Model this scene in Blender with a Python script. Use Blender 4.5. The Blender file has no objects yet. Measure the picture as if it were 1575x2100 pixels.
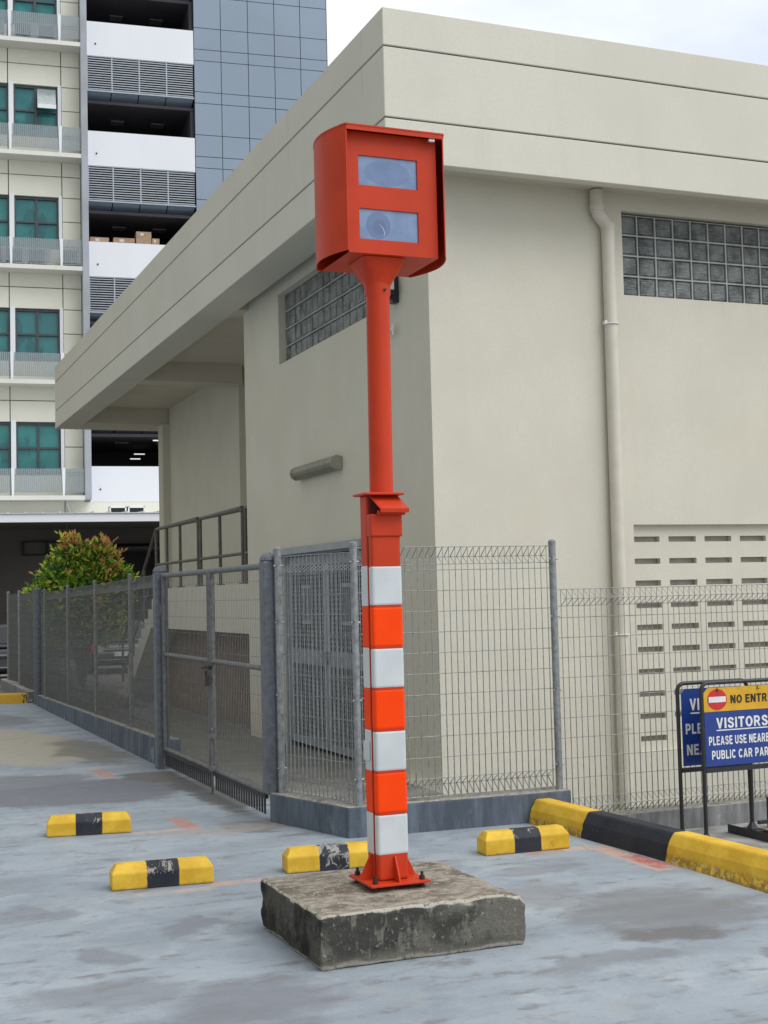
import bpy, bmesh, math, random
from mathutils import Vector, Matrix, noise as mnoise
R = math.radians
S = bpy.context.scene
C = S.collection
random.seed(7)

# ------------------------------------------------------------------ camera, sky, sun, exposure
cam = bpy.data.cameras.new('camera')
cam.sensor_width = 36; cam.sensor_fit = 'AUTO'
cam.lens = 2765.4 / 2100 * 36
cam.clip_end = 600; cam.clip_start = 0.1
co = bpy.data.objects.new('camera', cam); C.objects.link(co)
YAW, PITCH, ROLL = 0.38611, 0.06043, -0.02435
fwd0 = Vector((math.sin(YAW), math.cos(YAW), 0)); rt0 = Vector((math.cos(YAW), -math.sin(YAW), 0))
fwd = fwd0 * math.cos(PITCH) + Vector((0, 0, math.sin(PITCH)))
up0 = rt0.cross(fwd)
dn0 = -up0
rt = rt0 * math.cos(ROLL) - dn0 * math.sin(ROLL)
dn = rt0 * math.sin(ROLL) + dn0 * math.cos(ROLL)
mw = Matrix.Identity(4)
for i in range(3):
    mw[i][0] = rt[i]; mw[i][1] = -dn[i]; mw[i][2] = -fwd[i]
mw[2][3] = 1.7
co.matrix_world = mw
S.camera = co

SUN_DIR = Vector((0.42, -0.62, 0.95)).normalized()
w = bpy.data.worlds.new('World'); S.world = w; w.use_nodes = True
nt = w.node_tree; nt.nodes.clear()
out = nt.nodes.new('ShaderNodeOutputWorld'); bg = nt.nodes.new('ShaderNodeBackground')
bg.inputs['Strength'].default_value = 0.1
sky = nt.nodes.new('ShaderNodeTexSky'); sky.sky_type = 'NISHITA'; sky.sun_disc = False
sky.sun_elevation = math.asin(SUN_DIR.z); sky.sun_rotation = math.atan2(SUN_DIR.x, SUN_DIR.y)
tc = nt.nodes.new('ShaderNodeTexCoord'); mp = nt.nodes.new('ShaderNodeMapping')
mp.inputs['Scale'].default_value = (1.0, 1.0, 2.6)
n1 = nt.nodes.new('ShaderNodeTexNoise'); n1.inputs['Scale'].default_value = 2.3; n1.inputs['Detail'].default_value = 7
n1.inputs['Roughness'].default_value = 0.55
cr = nt.nodes.new('ShaderNodeValToRGB')
cr.color_ramp.elements[0].position = 0.34; cr.color_ramp.elements[0].color = (7.6, 8.2, 9.3, 1)
cr.color_ramp.elements[1].position = 0.66; cr.color_ramp.elements[1].color = (11.6, 11.9, 12.2, 1)
mx = nt.nodes.new('ShaderNodeMix'); mx.data_type = 'RGBA'; mx.inputs['Factor'].default_value = 0.9
nt.links.new(tc.outputs['Generated'], mp.inputs['Vector']); nt.links.new(mp.outputs['Vector'], n1.inputs['Vector'])
nt.links.new(n1.outputs['Fac'], cr.inputs['Fac'])
nt.links.new(sky.outputs['Color'], mx.inputs['A']); nt.links.new(cr.outputs['Color'], mx.inputs['B'])
sx = nt.nodes.new('ShaderNodeSeparateXYZ'); nt.links.new(tc.outputs['Generated'], sx.inputs[0])
mr = nt.nodes.new('ShaderNodeMapRange'); mr.interpolation_type = 'SMOOTHSTEP'   # sky dimmed and warmed on the unseen left, added to darken side walls
mr.inputs['From Min'].default_value = -0.85; mr.inputs['From Max'].default_value = 0.32
mr.inputs['To Min'].default_value = 0.0; mr.inputs['To Max'].default_value = 1.0
nt.links.new(sx.outputs[0], mr.inputs['Value'])
tn = nt.nodes.new('ShaderNodeMix'); tn.data_type = 'RGBA'
tn.inputs['A'].default_value = (0.53, 0.51, 0.44, 1); tn.inputs['B'].default_value = (1, 1, 1, 1)
nt.links.new(mr.outputs['Result'], tn.inputs['Factor'])
mu = nt.nodes.new('ShaderNodeMix'); mu.data_type = 'RGBA'; mu.blend_type = 'MULTIPLY'; mu.inputs['Factor'].default_value = 1
nt.links.new(mx.outputs['Result'], mu.inputs['A']); nt.links.new(tn.outputs['Result'], mu.inputs['B'])
nt.links.new(mu.outputs['Result'], bg.inputs['Color']); nt.links.new(bg.outputs['Background'], out.inputs['Surface'])

sl = bpy.data.lights.new('sun', 'SUN'); sl.energy = 1.8; sl.angle = R(50); sl.color = (1, 0.985, 0.955)
so = bpy.data.objects.new('sun', sl); C.objects.link(so)
so.rotation_euler = (-SUN_DIR).to_track_quat('-Z', 'Y').to_euler(); so.location = SUN_DIR * 40
S.view_settings.view_transform = 'Standard'; S.view_settings.look = 'None'
S.view_settings.exposure = 0.15; S.view_settings.gamma = 1
S.cycles.use_denoising = True
S.cycles.max_bounces = 8; S.cycles.transparent_max_bounces = 24

# ------------------------------------------------------------------ materials
class NT:
    def __init__(s, name):
        s.m = bpy.data.materials.new(name); s.m.use_nodes = True
        s.t = s.m.node_tree; s.b = s.t.nodes['Principled BSDF']
        s.g = s.t.nodes.new('ShaderNodeNewGeometry'); s.pos = s.g.outputs['Position']; s.nrm = s.g.outputs['Normal']
        s.oc = s.t.nodes.new('ShaderNodeTexCoord').outputs['Object']
    def n(s, k): return s.t.nodes.new(k)
    def l(s, a, b): s.t.links.new(a, b)
    def put(s, sock, v):
        if hasattr(v, 'is_output') or isinstance(v, bpy.types.NodeSocket): s.l(v, sock)
        elif isinstance(v, (tuple, list)) and len(v) == 3 and sock.type == 'RGBA': sock.default_value = (*v, 1)
        else: sock.default_value = v
    def vec(s, v, scale=(1, 1, 1), loc=(0, 0, 0)):
        m = s.n('ShaderNodeMapping'); s.l(v, m.inputs['Vector'])
        m.inputs['Scale'].default_value = scale; m.inputs['Location'].default_value = loc
        return m.outputs['Vector']
    def noise(s, v, scale, detail=4, rough=0.55, dist=0):
        q = s.n('ShaderNodeTexNoise'); s.l(v, q.inputs['Vector'])
        q.inputs['Scale'].default_value = scale; q.inputs['Detail'].default_value = detail
        q.inputs['Roughness'].default_value = rough; q.inputs['Distortion'].default_value = dist
        return q
    def ramp(s, fac, a, b, lo=0.0, hi=1.0):
        q = s.n('ShaderNodeMapRange'); q.interpolation_type = 'SMOOTHSTEP'
        s.l(fac, q.inputs['Value']); q.inputs['From Min'].default_value = a; q.inputs['From Max'].default_value = b
        q.inputs['To Min'].default_value = lo; q.inputs['To Max'].default_value = hi
        return q.outputs['Result']
    def mix(s, f, a, b, mode='MIX'):
        q = s.n('ShaderNodeMix'); q.data_type = 'RGBA'; q.blend_type = mode
        s.put(q.inputs['Factor'], f); s.put(q.inputs['A'], a); s.put(q.inputs['B'], b)
        return q.outputs['Result']
    def math(s, op, a, b=0.0, c=None):
        q = s.n('ShaderNodeMath'); q.operation = op
        s.put(q.inputs[0], a); s.put(q.inputs[1], b)
        return q.outputs[0]
    def sep(s, v):
        q = s.n('ShaderNodeSeparateXYZ'); s.l(v, q.inputs[0]); return q.outputs
    def ellipse(s, vin, c, r, edge=0.45):
        a = s.n('ShaderNodeVectorMath'); a.operation = 'SUBTRACT'; s.l(vin, a.inputs[0]); a.inputs[1].default_value = (*c, 0)
        b = s.n('ShaderNodeVectorMath'); b.operation = 'MULTIPLY'; s.l(a.outputs[0], b.inputs[0]); b.inputs[1].default_value = (1 / r[0], 1 / r[1], 0)
        q = s.n('ShaderNodeVectorMath'); q.operation = 'LENGTH'; s.l(b.outputs[0], q.inputs[0])
        return s.ramp(q.outputs['Value'], 1 - edge, 1 + edge, 1, 0)
    def bump(s, h, strength=0.3, dist=0.01):
        q = s.n('ShaderNodeBump'); s.l(h, q.inputs['Height']); q.inputs['Strength'].default_value = strength
        q.inputs['Distance'].default_value = dist; s.l(q.outputs[0], s.b.inputs['Normal'])
    def fin(s, col, rough=0.6, metal=0.0, spec=None):
        s.put(s.b.inputs['Base Color'], col); s.put(s.b.inputs['Roughness'], rough); s.put(s.b.inputs['Metallic'], metal)
        if spec is not None: s.b.inputs['Specular IOR Level'].default_value = spec
        return s.m

def k(c, f): return tuple(min(1, x * f) for x in c)
def plain(name, col, rough=0.6, metal=0.0, var=0.12, scale=6.0, bump=0.0, bscale=60, spec=None, streak=0.0, grain=0.0, drips=()):
    t = NT(name)
    f = t.ramp(t.noise(t.pos, scale, 5).outputs['Fac'], 0.3, 0.7)
    c = t.mix(f, k(col, 1 - var), k(col, 1 + var))
    if streak:
        v = t.vec(t.pos, (3.0, 3.0, 0.25))
        f2 = t.ramp(t.noise(v, 1.6, 5, 0.6).outputs['Fac'], 0.5, 0.78)
        c = t.mix(t.math('MULTIPLY', f2, streak), c, k(col, 0.72))
    if grain:
        g_ = t.noise(t.pos, 55, 4, 0.7).outputs['Fac']
        c = t.mix(t.ramp(g_, 0.30, 0.70), k(col, 1 - grain), c, 'MIX') if False else t.mix(t.ramp(g_, 0.62, 0.36, 0, 0.5), c, k(col, 1 - grain * 2))
        v = t.vec(t.pos, (9.0, 9.0, 0.35)); z_ = t.sep(t.pos)[2]
        dr = t.ramp(t.noise(v, 1.5, 6, 0.65).outputs['Fac'], 0.60, 0.78)
        for za, zb, am in drips:
            m = t.math('MULTIPLY', t.ramp(z_, za, zb), t.ramp(z_, zb, zb + 0.004, 1, 0))
            c = t.mix(t.math('MULTIPLY', t.math('MULTIPLY', dr, m), am), c, k((col[0], col[1] * .97, col[2] * .90), 0.66))
        blot = t.ramp(t.noise(t.pos, 0.55, 6, 0.6).outputs['Fac'], 0.50, 0.72)
        c = t.mix(t.math('MULTIPLY', blot, 0.30), c, (col[0] * .93, col[1] * .90, col[2] * .82))
    if bump: t.bump(t.noise(t.pos, bscale, 3).outputs['Fac'], bump, 0.004)
    return t.fin(c, rough, metal, spec)

M = {}
M['cream'] = plain('cream_render', (0.640, 0.612, 0.518), 0.85, var=0.04, scale=1.3, bump=0.35, bscale=130, streak=0.12, spec=0.2, grain=0.045, drips=((3.9, 4.45, 0.5), (-.6, 0.55, 0.35), (1.2, 2.28, 0.2)))
M['fascia'] = plain('fascia_render', (0.648, 0.624, 0.542), 0.85, var=0.035, scale=0.9, bump=0.3, bscale=130, streak=0.15, spec=0.2, grain=0.045, drips=((6.30, 6.66, 0.55), (5.75, 6.31, 0.45), (5.3, 5.70, 0.35)))
M['groove'] = plain('groove_joint', (0.13, 0.125, 0.11), 0.9, var=0.15, spec=0.1)
M['soffit'] = plain('soffit_render', (0.58, 0.535, 0.44), 0.9, var=0.05, scale=1.1, spec=0.2)
M['pipe'] = plain('painted_pipe', (0.60, 0.565, 0.48), 0.55, var=0.05, streak=0.2)
M['mortar'] = plain('mortar_joint', (0.40, 0.41, 0.385), 0.8, var=0.12)
M['dark'] = plain('dark_void', (0.025, 0.025, 0.025), 0.9)
M['ventback'] = plain('vent_back', (0.36, 0.34, 0.30), 0.9)  # wall cream with the shade inside the slots put into its colour
M['door'] = plain('grey_painted_door', (0.30, 0.32, 0.345), 0.45, var=0.08)
M['rail'] = plain('brown_grey_rail', (0.105, 0.098, 0.082), 0.5, var=0.2, scale=14)
M['lamp'] = plain('aged_lamp_cover', (0.20, 0.19, 0.14), 0.4, var=0.12, scale=10)
M['black'] = plain('black_plastic', (0.018, 0.018, 0.022), 0.4)
M['whiteplastic'] = plain('white_plastic', (0.7, 0.7, 0.68), 0.4)

def galv(name, col, rust=0.0, rough=0.42, metal=0.35):
    t = NT(name)
    f = t.noise(t.pos, 22, 6, 0.65).outputs['Fac']
    c = t.mix(t.ramp(f, 0.3, 0.7), k(col, 0.72), k(col, 1.22))
    if rust:
        r = t.ramp(t.noise(t.pos, 9, 6, 0.7).outputs['Fac'], 0.62 - rust * 0.1, 0.72)
        c = t.mix(r, c, (0.13, 0.075, 0.045))
    return t.fin(c, rough, metal)
M['galv'] = galv('galvanised_steel', (0.265, 0.28, 0.29), 0.25)
M['wire'] = galv('galvanised_wire', (0.30, 0.305, 0.29), 0.0, 0.5, 0.3)
M['wiredark'] = galv('weathered_wire', (0.19, 0.195, 0.195), 0.0, 0.55, 0.2)
M['gatepost'] = galv('grey_painted_post', (0.115, 0.128, 0.15), 0.1, 0.5, 0.0)
M['gateframe'] = galv('weathered_gate_tube', (0.15, 0.152, 0.155), 0.55, 0.55, 0.2)
M['comb'] = plain('black_comb_strip', (0.03, 0.03, 0.033), 0.6)
M['steeldark'] = plain('dark_bolt_steel', (0.05, 0.042, 0.038), 0.5, 0.5)

def paint(name, col, rough=0.42, dirt=0.12, spec=0.5):
    t = NT(name)
    f = t.ramp(t.noise(t.pos, 5, 5).outputs['Fac'], 0.3, 0.7)
    c = t.mix(f, k(col, 0.93), k(col, 1.05))
    v = t.vec(t.pos, (18, 18, 2.2))
    d = t.ramp(t.noise(v, 2.0, 5, 0.7).outputs['Fac'], 0.56, 0.8)
    c = t.mix(t.math('MULTIPLY', d, dirt * 2), c, k(col, 0.55))
    sp = t.ramp(t.noise(t.pos, 140, 3, 0.6).outputs['Fac'], 0.70, 0.76)
    c = t.mix(t.math('MULTIPLY', sp, 0.35), c, k(col, 0.35))
    t.bump(t.noise(t.pos, 240, 2).outputs['Fac'], 0.12, 0.002)
    return t.fin(c, rough, 0, spec)
M['orange'] = paint('orange_red_paint', (0.53, 0.043, 0.0115), 0.45, spec=0.22)
M['seam'] = plain('dark_red_seam', (0.10, 0.012, 0.008), 0.7)
M['tape_o'] = paint('fluorescent_orange_tape', (1.0, 0.062, 0.003), 0.55, 0.05, 0.12)
M['tape_g'] = paint('silver_grey_tape', (0.57, 0.60, 0.615), 0.42, 0.08)
t = NT('camera_window_glass'); sp_ = t.sep(t.pos)      # lens and flash tube show faintly through the tinted pane
def disc(cx_, cz_, rx, rz_, ed):
    a = t.math('DIVIDE', t.math('SUBTRACT', sp_[0], cx_), rx); b = t.math('DIVIDE', t.math('SUBTRACT', sp_[2], cz_), rz_)
    return t.ramp(t.math('ADD', t.math('MULTIPLY', a, a), t.math('MULTIPLY', b, b)), 1 - ed, 1 + ed, 1, 0)
nz_ = t.noise(t.pos, 9, 5).outputs['Fac']
c = t.mix(t.ramp(nz_, 0.35, 0.65), (0.13, 0.205, 0.36), (0.185, 0.265, 0.42))
c = t.mix(t.math('MULTIPLY', disc(2.583, 3.825, .125, .066, .16), .62), c, (0.10, 0.165, 0.32))
c = t.mix(t.math('MULTIPLY', disc(2.530, 3.553, .066, .07, .12), .7), c, (0.085, 0.14, 0.285))
c = t.mix(t.math('MULTIPLY', disc(2.535, 3.545, .036, .04, .2), .5), c, (0.06, 0.10, 0.22))
M['camglass'] = t.fin(c, t.ramp(nz_, 0.3, 0.7, 0.10, 0.22), 0.0, 0.9)
M['lens'] = plain('lens_face', (0.095, 0.172, 0.35), 0.1, spec=0.8)
M['lensglint'] = plain('lens_glint', (0.62, 0.7, 0.8), 0.3)  # pale colour for the modelled glint on the lower camera window

def sign_mat(name, col): return plain(name, col, 0.35, var=0.08, scale=18)
M['blue'] = sign_mat('sign_blue', (0.014, 0.050, 0.25)); M['signyellow'] = sign_mat('sign_yellow', (0.66, 0.37, 0.02))
M['signred'] = sign_mat('sign_red', (0.55, 0.025, 0.03)); M['white'] = sign_mat('sign_white', (0.72, 0.74, 0.76))
M['signblack'] = sign_mat('sign_lettering_black', (0.02, 0.015, 0.012))
M['frameblack'] = galv('black_frame_paint', (0.022, 0.023, 0.028), 0.25, 0.4, 0.0)
M['rust'] = plain('rusty_steel', (0.11, 0.040, 0.028), 0.8, var=0.4, scale=25, bump=0.5, bscale=90)

# weathered concrete block
t = NT('weathered_concrete')
p = t.pos; nz = t.sep(t.nrm)[2]
big = t.noise(p, 4.2, 6, 0.62).outputs['Fac']; fine = t.noise(p, 38, 6, 0.7).outputs['Fac']
lay = t.noise(t.vec(p, (7, 13, 13)), 1.5, 8, 0.72).outputs['Fac']
top = t.mix(t.ramp(lay, 0.38, 0.62), (0.20, 0.168, 0.135), (0.38, 0.345, 0.285))
top = t.mix(t.ramp(big, 0.48, 0.62), top, (0.155, 0.128, 0.10))
top = t.mix(t.ramp(fine, 0.53, 0.66), top, (0.42, 0.385, 0.32)); top = t.mix(t.ramp(t.noise(p, 75, 3, 0.6).outputs['Fac'], 0.36, 0.30), top, (0.05, 0.045, 0.04))
side = t.mix(t.ramp(big, 0.42, 0.58), (0.060, 0.059, 0.053), (0.150, 0.143, 0.122))
hz = t.ramp(t.math('ADD', t.sep(p)[2], t.math('MULTIPLY', big, 0.16)), 0.06, 0.14, 1, 0)
side = t.mix(t.math('MULTIPLY', hz, 0.75), side, (0.27, 0.25, 0.205))
side = t.mix(t.ramp(t.noise(t.vec(p, (9, 9, 3)), 1.7, 7, 0.68).outputs['Fac'], 0.53, 0.68), side, (0.21, 0.20, 0.17))
side = t.mix(t.ramp(fine, 0.57, 0.68), side, (0.33, 0.31, 0.26))
side = t.mix(t.ramp(t.noise(p, 85, 2).outputs['Fac'], 0.29, 0.33, 1, 0), side, (0.012, 0.012, 0.011))
nx = t.sep(t.nrm)[0]
side = t.mix(t.math('MULTIPLY', t.ramp(nx, -0.9, -0.6, 1, 0), t.ramp(big, 0.36, 0.66, 0.9, 0.35)), side, (0.022, 0.022, 0.021))  # left face darkened further: mould, plus its shade painted into the colour
edge = t.ramp(t.math('ABSOLUTE', nz), 0.22, 0.42)
edge2 = t.ramp(t.math('ABSOLUTE', nz), 0.80, 0.93, 1, 0)
ed = t.math('MULTIPLY', t.math('MULTIPLY', edge, edge2), t.ramp(fine, 0.36, 0.48))
col = t.mix(t.ramp(nz, 0.55, 0.8), side, top)
col = t.mix(ed, col, (0.47, 0.44, 0.37))
t.bump(t.math('ADD', fine, t.math('MULTIPLY', lay, 0.8)), 0.75, 0.012)
M['block'] = t.fin(col, 0.95, 0, 0.15)

def plinth_mat(name, col, topcol, dark):
    t = NT(name); p = t.pos; nz = t.sep(t.nrm)[2]
    big = t.noise(p, 3.5, 6, 0.62).outputs['Fac']; fine = t.noise(p, 30, 5, 0.7).outputs['Fac']
    st = t.noise(t.vec(p, (7, 7, 1.2)), 1.5, 6, 0.65).outputs['Fac']
    side = t.mix(t.ramp(st, 0.35, 0.68), k(col, 0.72), k(col, 1.3))
    side = t.mix(t.ramp(big, 0.60, 0.70), side, k(col, 1.75))
    side = t.mix(t.ramp(fine, 0.64, 0.74), side, dark)
    tp = t.mix(t.ramp(fine, 0.35, 0.62), k(topcol, 0.6), k(topcol, 1.25))
    tp = t.mix(t.ramp(big, 0.55, 0.66), tp, k(topcol, 0.45))
    t.bump(fine, 0.4, 0.008)
    return t.fin(t.mix(t.ramp(nz, 0.5, 0.8), side, tp), 0.85, 0, 0.25)
M['plinth'] = plinth_mat('blue_grey_plinth', (0.112, 0.137, 0.172), (0.33, 0.315, 0.28), (0.09, 0.10, 0.12))
M['rawwall'] = plinth_mat('raw_grey_concrete', (0.22, 0.225, 0.225), (0.36, 0.34, 0.30), (0.06, 0.06, 0.06))

def stop_mat(name, half, chip, seed):
    t = NT(name); o = t.oc; x = t.math('ABSOLUTE', t.sep(o)[0])
    v = t.vec(o, (1, 1, 1), (seed * 3.1, seed * 1.7, 0))
    big = t.noise(v, 6, 6, 0.6).outputs['Fac']; fine = t.noise(v, 26, 6, 0.68, 0.6).outputs['Fac']
    yel = t.mix(t.ramp(big, 0.35, 0.7), (0.60, 0.36, 0.024), (0.78, 0.51, 0.055))
    yel = t.mix(t.ramp(fine, 0.70, 0.735), yel, (0.45, 0.43, 0.38))
    yel = t.mix(t.math('MULTIPLY', t.ramp(t.noise(v, 14, 5, 0.7).outputs['Fac'], 0.60, 0.76), 0.4), yel, (0.20, 0.13, 0.03))
    blk = t.mix(t.ramp(big, 0.3, 0.7), (0.016, 0.018, 0.026), (0.032, 0.035, 0.046))
    zz = t.sep(o)[2]
    cf = t.math('ADD', t.noise(v, 17, 6, 0.7, 0.8).outputs['Fac'], t.math('MULTIPLY', t.ramp(zz, 0.03, 0.12), 0.09))
    blk = t.mix(t.ramp(cf, chip, chip + 0.035), blk, (0.30, 0.29, 0.265))
    wob = t.math('ADD', x, t.math('MULTIPLY', t.math('SUBTRACT', fine, 0.5), 0.012))
    c = t.mix(t.ramp(wob, half - 0.0035, half + 0.0035), blk, yel)
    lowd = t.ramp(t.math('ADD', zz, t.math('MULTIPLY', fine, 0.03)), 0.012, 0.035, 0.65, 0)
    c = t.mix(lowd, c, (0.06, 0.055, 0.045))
    t.bump(t.noise(o, 70, 4).outputs['Fac'], 0.35, 0.004)
    return t.fin(c, 0.6, 0, 0.3)

t = NT('kerb_paint'); p = t.pos
y = t.math('ADD', t.sep(p)[1], t.math('MULTIPLY', t.math('SUBTRACT', t.noise(p, 30, 4).outputs['Fac'], 0.5), 0.02))
isb = t.math('MULTIPLY', t.ramp(y, 7.215, 7.222), t.ramp(y, 8.162, 8.169, 1, 0))
isb2 = t.math('MULTIPLY', t.ramp(y, 5.32, 5.327), t.ramp(y, 6.27, 6.277, 1, 0))
isb = t.math('MAXIMUM', isb, t.math('MULTIPLY', isb2, 0.0))
big = t.noise(p, 5, 6, 0.6).outputs['Fac']; fine = t.noise(p, 24, 6, 0.68, 0.5).outputs['Fac']
yel = t.mix(t.ramp(big, 0.35, 0.7), (0.64, 0.38, 0.025), (0.80, 0.52, 0.055))
low = t.math('ADD', t.sep(p)[2], t.math('MULTIPLY', fine, 0.06))
yel = t.mix(t.math('MULTIPLY', t.ramp(low, 0.06, 0.10, 1, 0), t.ramp(fine, 0.40, 0.55)), yel, (0.30, 0.185, 0.03))
yel = t.mix(t.math('MULTIPLY', t.ramp(low, 0.075, 0.09, 1, 0), t.ramp(t.noise(p, 33, 6, 0.7, 1.0).outputs['Fac'], 0.585, 0.62)), yel, (0.55, 0.53, 0.46))
blk = t.mix(t.ramp(big, 0.3, 0.7), (0.016, 0.018, 0.027), (0.03, 0.033, 0.045))
blk = t.mix(t.ramp(t.noise(p, 55, 3).outputs['Fac'], 0.72, 0.75), blk, (0.3, 0.3, 0.3))
t.bump(t.noise(p, 45, 5).outputs['Fac'], 0.45, 0.006)
M['kerb'] = t.fin(t.mix(isb, yel, blk), 0.6, 0, 0.3)

# car-park floor
t = NT('car_park_floor'); p = t.pos
w1 = t.noise(p, 1.3, 5, 0.6)
ofs = t.n('ShaderNodeVectorMath'); ofs.operation = 'MULTIPLY_ADD'
t.l(w1.outputs['Color'], ofs.inputs[0]); ofs.inputs[1].default_value = (0.9, 0.9, 0); t.l(p, ofs.inputs[2])
of2 = t.n('ShaderNodeVectorMath'); of2.operation = 'SUBTRACT'; t.l(ofs.outputs[0], of2.inputs[0]); of2.inputs[1].default_value = (0.45, 0.45, 0)
pd = of2.outputs[0]
a = t.noise(t.vec(p, (1, 1.25, 1)), 0.75, 7, 0.6).outputs['Fac']
b = t.noise(p, 3.2, 7, 0.62, 0.3).outputs['Fac']
f = t.noise(p, 60, 4, 0.7).outputs['Fac']
c = t.mix(t.ramp(a, 0.36, 0.62), (0.262, 0.306, 0.348), (0.345, 0.39, 0.43))
c = t.mix(t.ramp(b, 0.50, 0.66, 0, 0.55), c, (0.235, 0.265, 0.305))
stk = t.noise(t.vec(p, (1.0, 3.2, 1)), 2.2, 7, 0.58, 0.1).outputs['Fac']
c = t.mix(t.ramp(stk, 0.50, 0.70, 0, 0.38), c, (0.25, 0.27, 0.30))
c = t.mix(t.ramp(stk, 0.46, 0.28, 0, 0.28), c, (0.44, 0.48, 0.51))
c = t.mix(t.ramp(t.noise(p, 11, 6, 0.68).outputs['Fac'], 0.52, 0.70, 0, 0.4), c, (0.25, 0.27, 0.295))
c = t.mix(t.ramp(t.noise(p, 1.9, 6, 0.6).outputs['Fac'], 0.57, 0.66, 0, 0.35), c, (0.47, 0.505, 0.535))
c = t.mix(t.ramp(t.noise(p, 2.6, 6, 0.6).outputs['Fac'], 0.56, 0.68, 0, 0.35), c, (0.36, 0.36, 0.33))
# soft dark and pale patches over the floor, smears among them
bb = t.noise(p, 8.5, 8, 0.68, 0.5).outputs['Fac']
def patch(cc, ctr, rad, colr, amt=0.8, edge=0.4):
    m = t.ellipse(pd, ctr, rad, edge)
    m = t.ramp(t.math('ADD', m, t.math('ADD', t.math('MULTIPLY', t.math('SUBTRACT', bb, 0.5), 0.75), t.math('MULTIPLY', t.math('SUBTRACT', stk, 0.5), 1.0))), 0.04, 1.02, 0, min(1, amt * 1.12))
    return t.mix(m, cc, colr)
GREY = (0.175, 0.18, 0.20)
c = patch(c, (4.02, 6.15), (0.55, 0.42), (0.18, 0.178, 0.18), 0.65, 0.7)
c = patch(c, (3.78, 5.72), (0.30, 0.13), (0.145, 0.14, 0.14), 0.8, 0.5)
c = patch(c, (3.62, 6.75), (0.28, 0.22), (0.24, 0.24, 0.25), 0.6, 0.6)
c = patch(c, (4.05, 5.20), (0.12, 0.10), GREY, 0.6)
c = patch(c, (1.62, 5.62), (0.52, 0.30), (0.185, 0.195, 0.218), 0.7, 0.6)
c = patch(c, (1.0, 6.0), (0.35, 0.22), (0.19, 0.20, 0.22), 0.6, 0.6)
c = patch(c, (0.85, 8.6), (0.45, 0.35), (0.22, 0.24, 0.27), 0.6, 0.6)
c = patch(c, (2.5, 9.0), (0.5, 0.25), (0.24, 0.26, 0.29), 0.5, 0.6)
c = patch(c, (3.3, 5.35), (0.4, 0.12), (0.20, 0.21, 0.225), 0.6, 0.6)
c = patch(c, (1.30, 5.35), (0.46, 0.20), (0.185, 0.195, 0.218), 0.65, 0.6)
c = patch(c, (1.25, 6.6), (0.16, 0.14), GREY, 0.55)
c = patch(c, (1.75, 6.95), (0.24, 0.12), GREY, 0.55)
c = patch(c, (0.95, 7.6), (0.18, 0.16), GREY, 0.45)
c = patch(c, (3.1, 7.75), (0.5, 0.10), GREY, 0.55)
c = patch(c, (3.95, 7.35), (0.4, 0.13), GREY, 0.45)
c = patch(c, (1.9, 12.3), (1.05, 0.85), (0.165, 0.17, 0.195), 0.9, 0.22)
c = patch(c, (1.4, 13.4), (0.9, 0.45), (0.19, 0.195, 0.22), 0.8, 0.25)
c = patch(c, (2.1, 17.2), (0.65, 2.6), (0.40, 0.37, 0.30), 0.95, 0.16)
c = patch(c, (2.72, 16.0), (0.34, 1.6), (0.165, 0.15, 0.12), 0.7, 0.5)
c = patch(c, (2.85, 13.0), (0.28, 0.5), (0.13, 0.12, 0.105), 0.8, 0.5)
c = patch(c, (3.0, 11.6), (0.22, 1.3), (0.11, 0.105, 0.10), 0.8, 0.5)
c = patch(c, (2.92, 9.75), (0.18, 0.24), (0.15, 0.145, 0.14), 0.7, 0.5)
c = patch(c, (2.3, 21.5), (0.5, 1.2), (0.17, 0.175, 0.19), 0.7, 0.3)
c = patch(c, (2.6, 9.75), (0.5, 0.12), (0.36, 0.33, 0.29), 0.55, 0.4)
# worn salmon bay lines
sp = t.sep(p)
def line(cc, x0, x1, y0, y1, colr=(0.52, 0.21, 0.135), amt=0.8, thr=0.46):
    q = 0.02
    m = t.math('MULTIPLY', t.math('MULTIPLY', t.ramp(sp[0], x0 - q, x0 + q), t.ramp(sp[0], x1 - q, x1 + q, 1, 0)),
               t.math('MULTIPLY', t.ramp(sp[1], y0 - q, y0 + q), t.ramp(sp[1], y1 - q, y1 + q, 1, 0)))
    m = t.math('MULTIPLY', m, t.ramp(t.noise(p, 9, 6, 0.68).outputs['Fac'], thr - 0.08, thr + 0.12, 0.12, amt))
    return t.mix(m, cc, colr)
c = line(c, 2.06, 2.45, 7.88, 7.985, (0.56, 0.34, 0.26), 0.8, 0.42)
c = line(c, 1.6, 2.06, 7.80, 7.9, (0.56, 0.42, 0.34), 0.6, 0.45)
c = line(c, 2.36, 2.50, 9.85, 10.45, amt=0.9)
c = line(c, 2.0, 2.52, 9.87, 9.97, (0.55, 0.40, 0.34), 0.7)
c = line(c, 2.37, 2.50, 13.1, 13.9)
c = line(c, 4.40, 4.60, 7.80, 7.92, (0.56, 0.40, 0.31), 0.9, 0.4)
c = line(c, 4.56, 4.72, 7.0, 7.9, (0.54, 0.36, 0.28), 0.9, 0.4)
c = line(c, 4.60, 4.74, 7.05, 7.5, (0.45, 0.11, 0.09), 0.9, 0.46)
c = line(c, 4.10, 4.40, 7.80, 7.88, (0.50, 0.22, 0.16), 0.8, 0.45)
c = line(c, 2.0, 2.06, 7.92, 8.0, amt=0.0)
c = t.mix(t.ramp(t.noise(p, 90, 2, 0.5).outputs['Fac'], 0.735, 0.76, 0, 0.6), c, (0.55, 0.56, 0.56))
c = t.mix(t.ramp(t.noise(p, 42, 3, 0.6).outputs['Fac'], 0.27, 0.31, 0.65, 0), c, (0.16, 0.16, 0.165))
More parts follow.
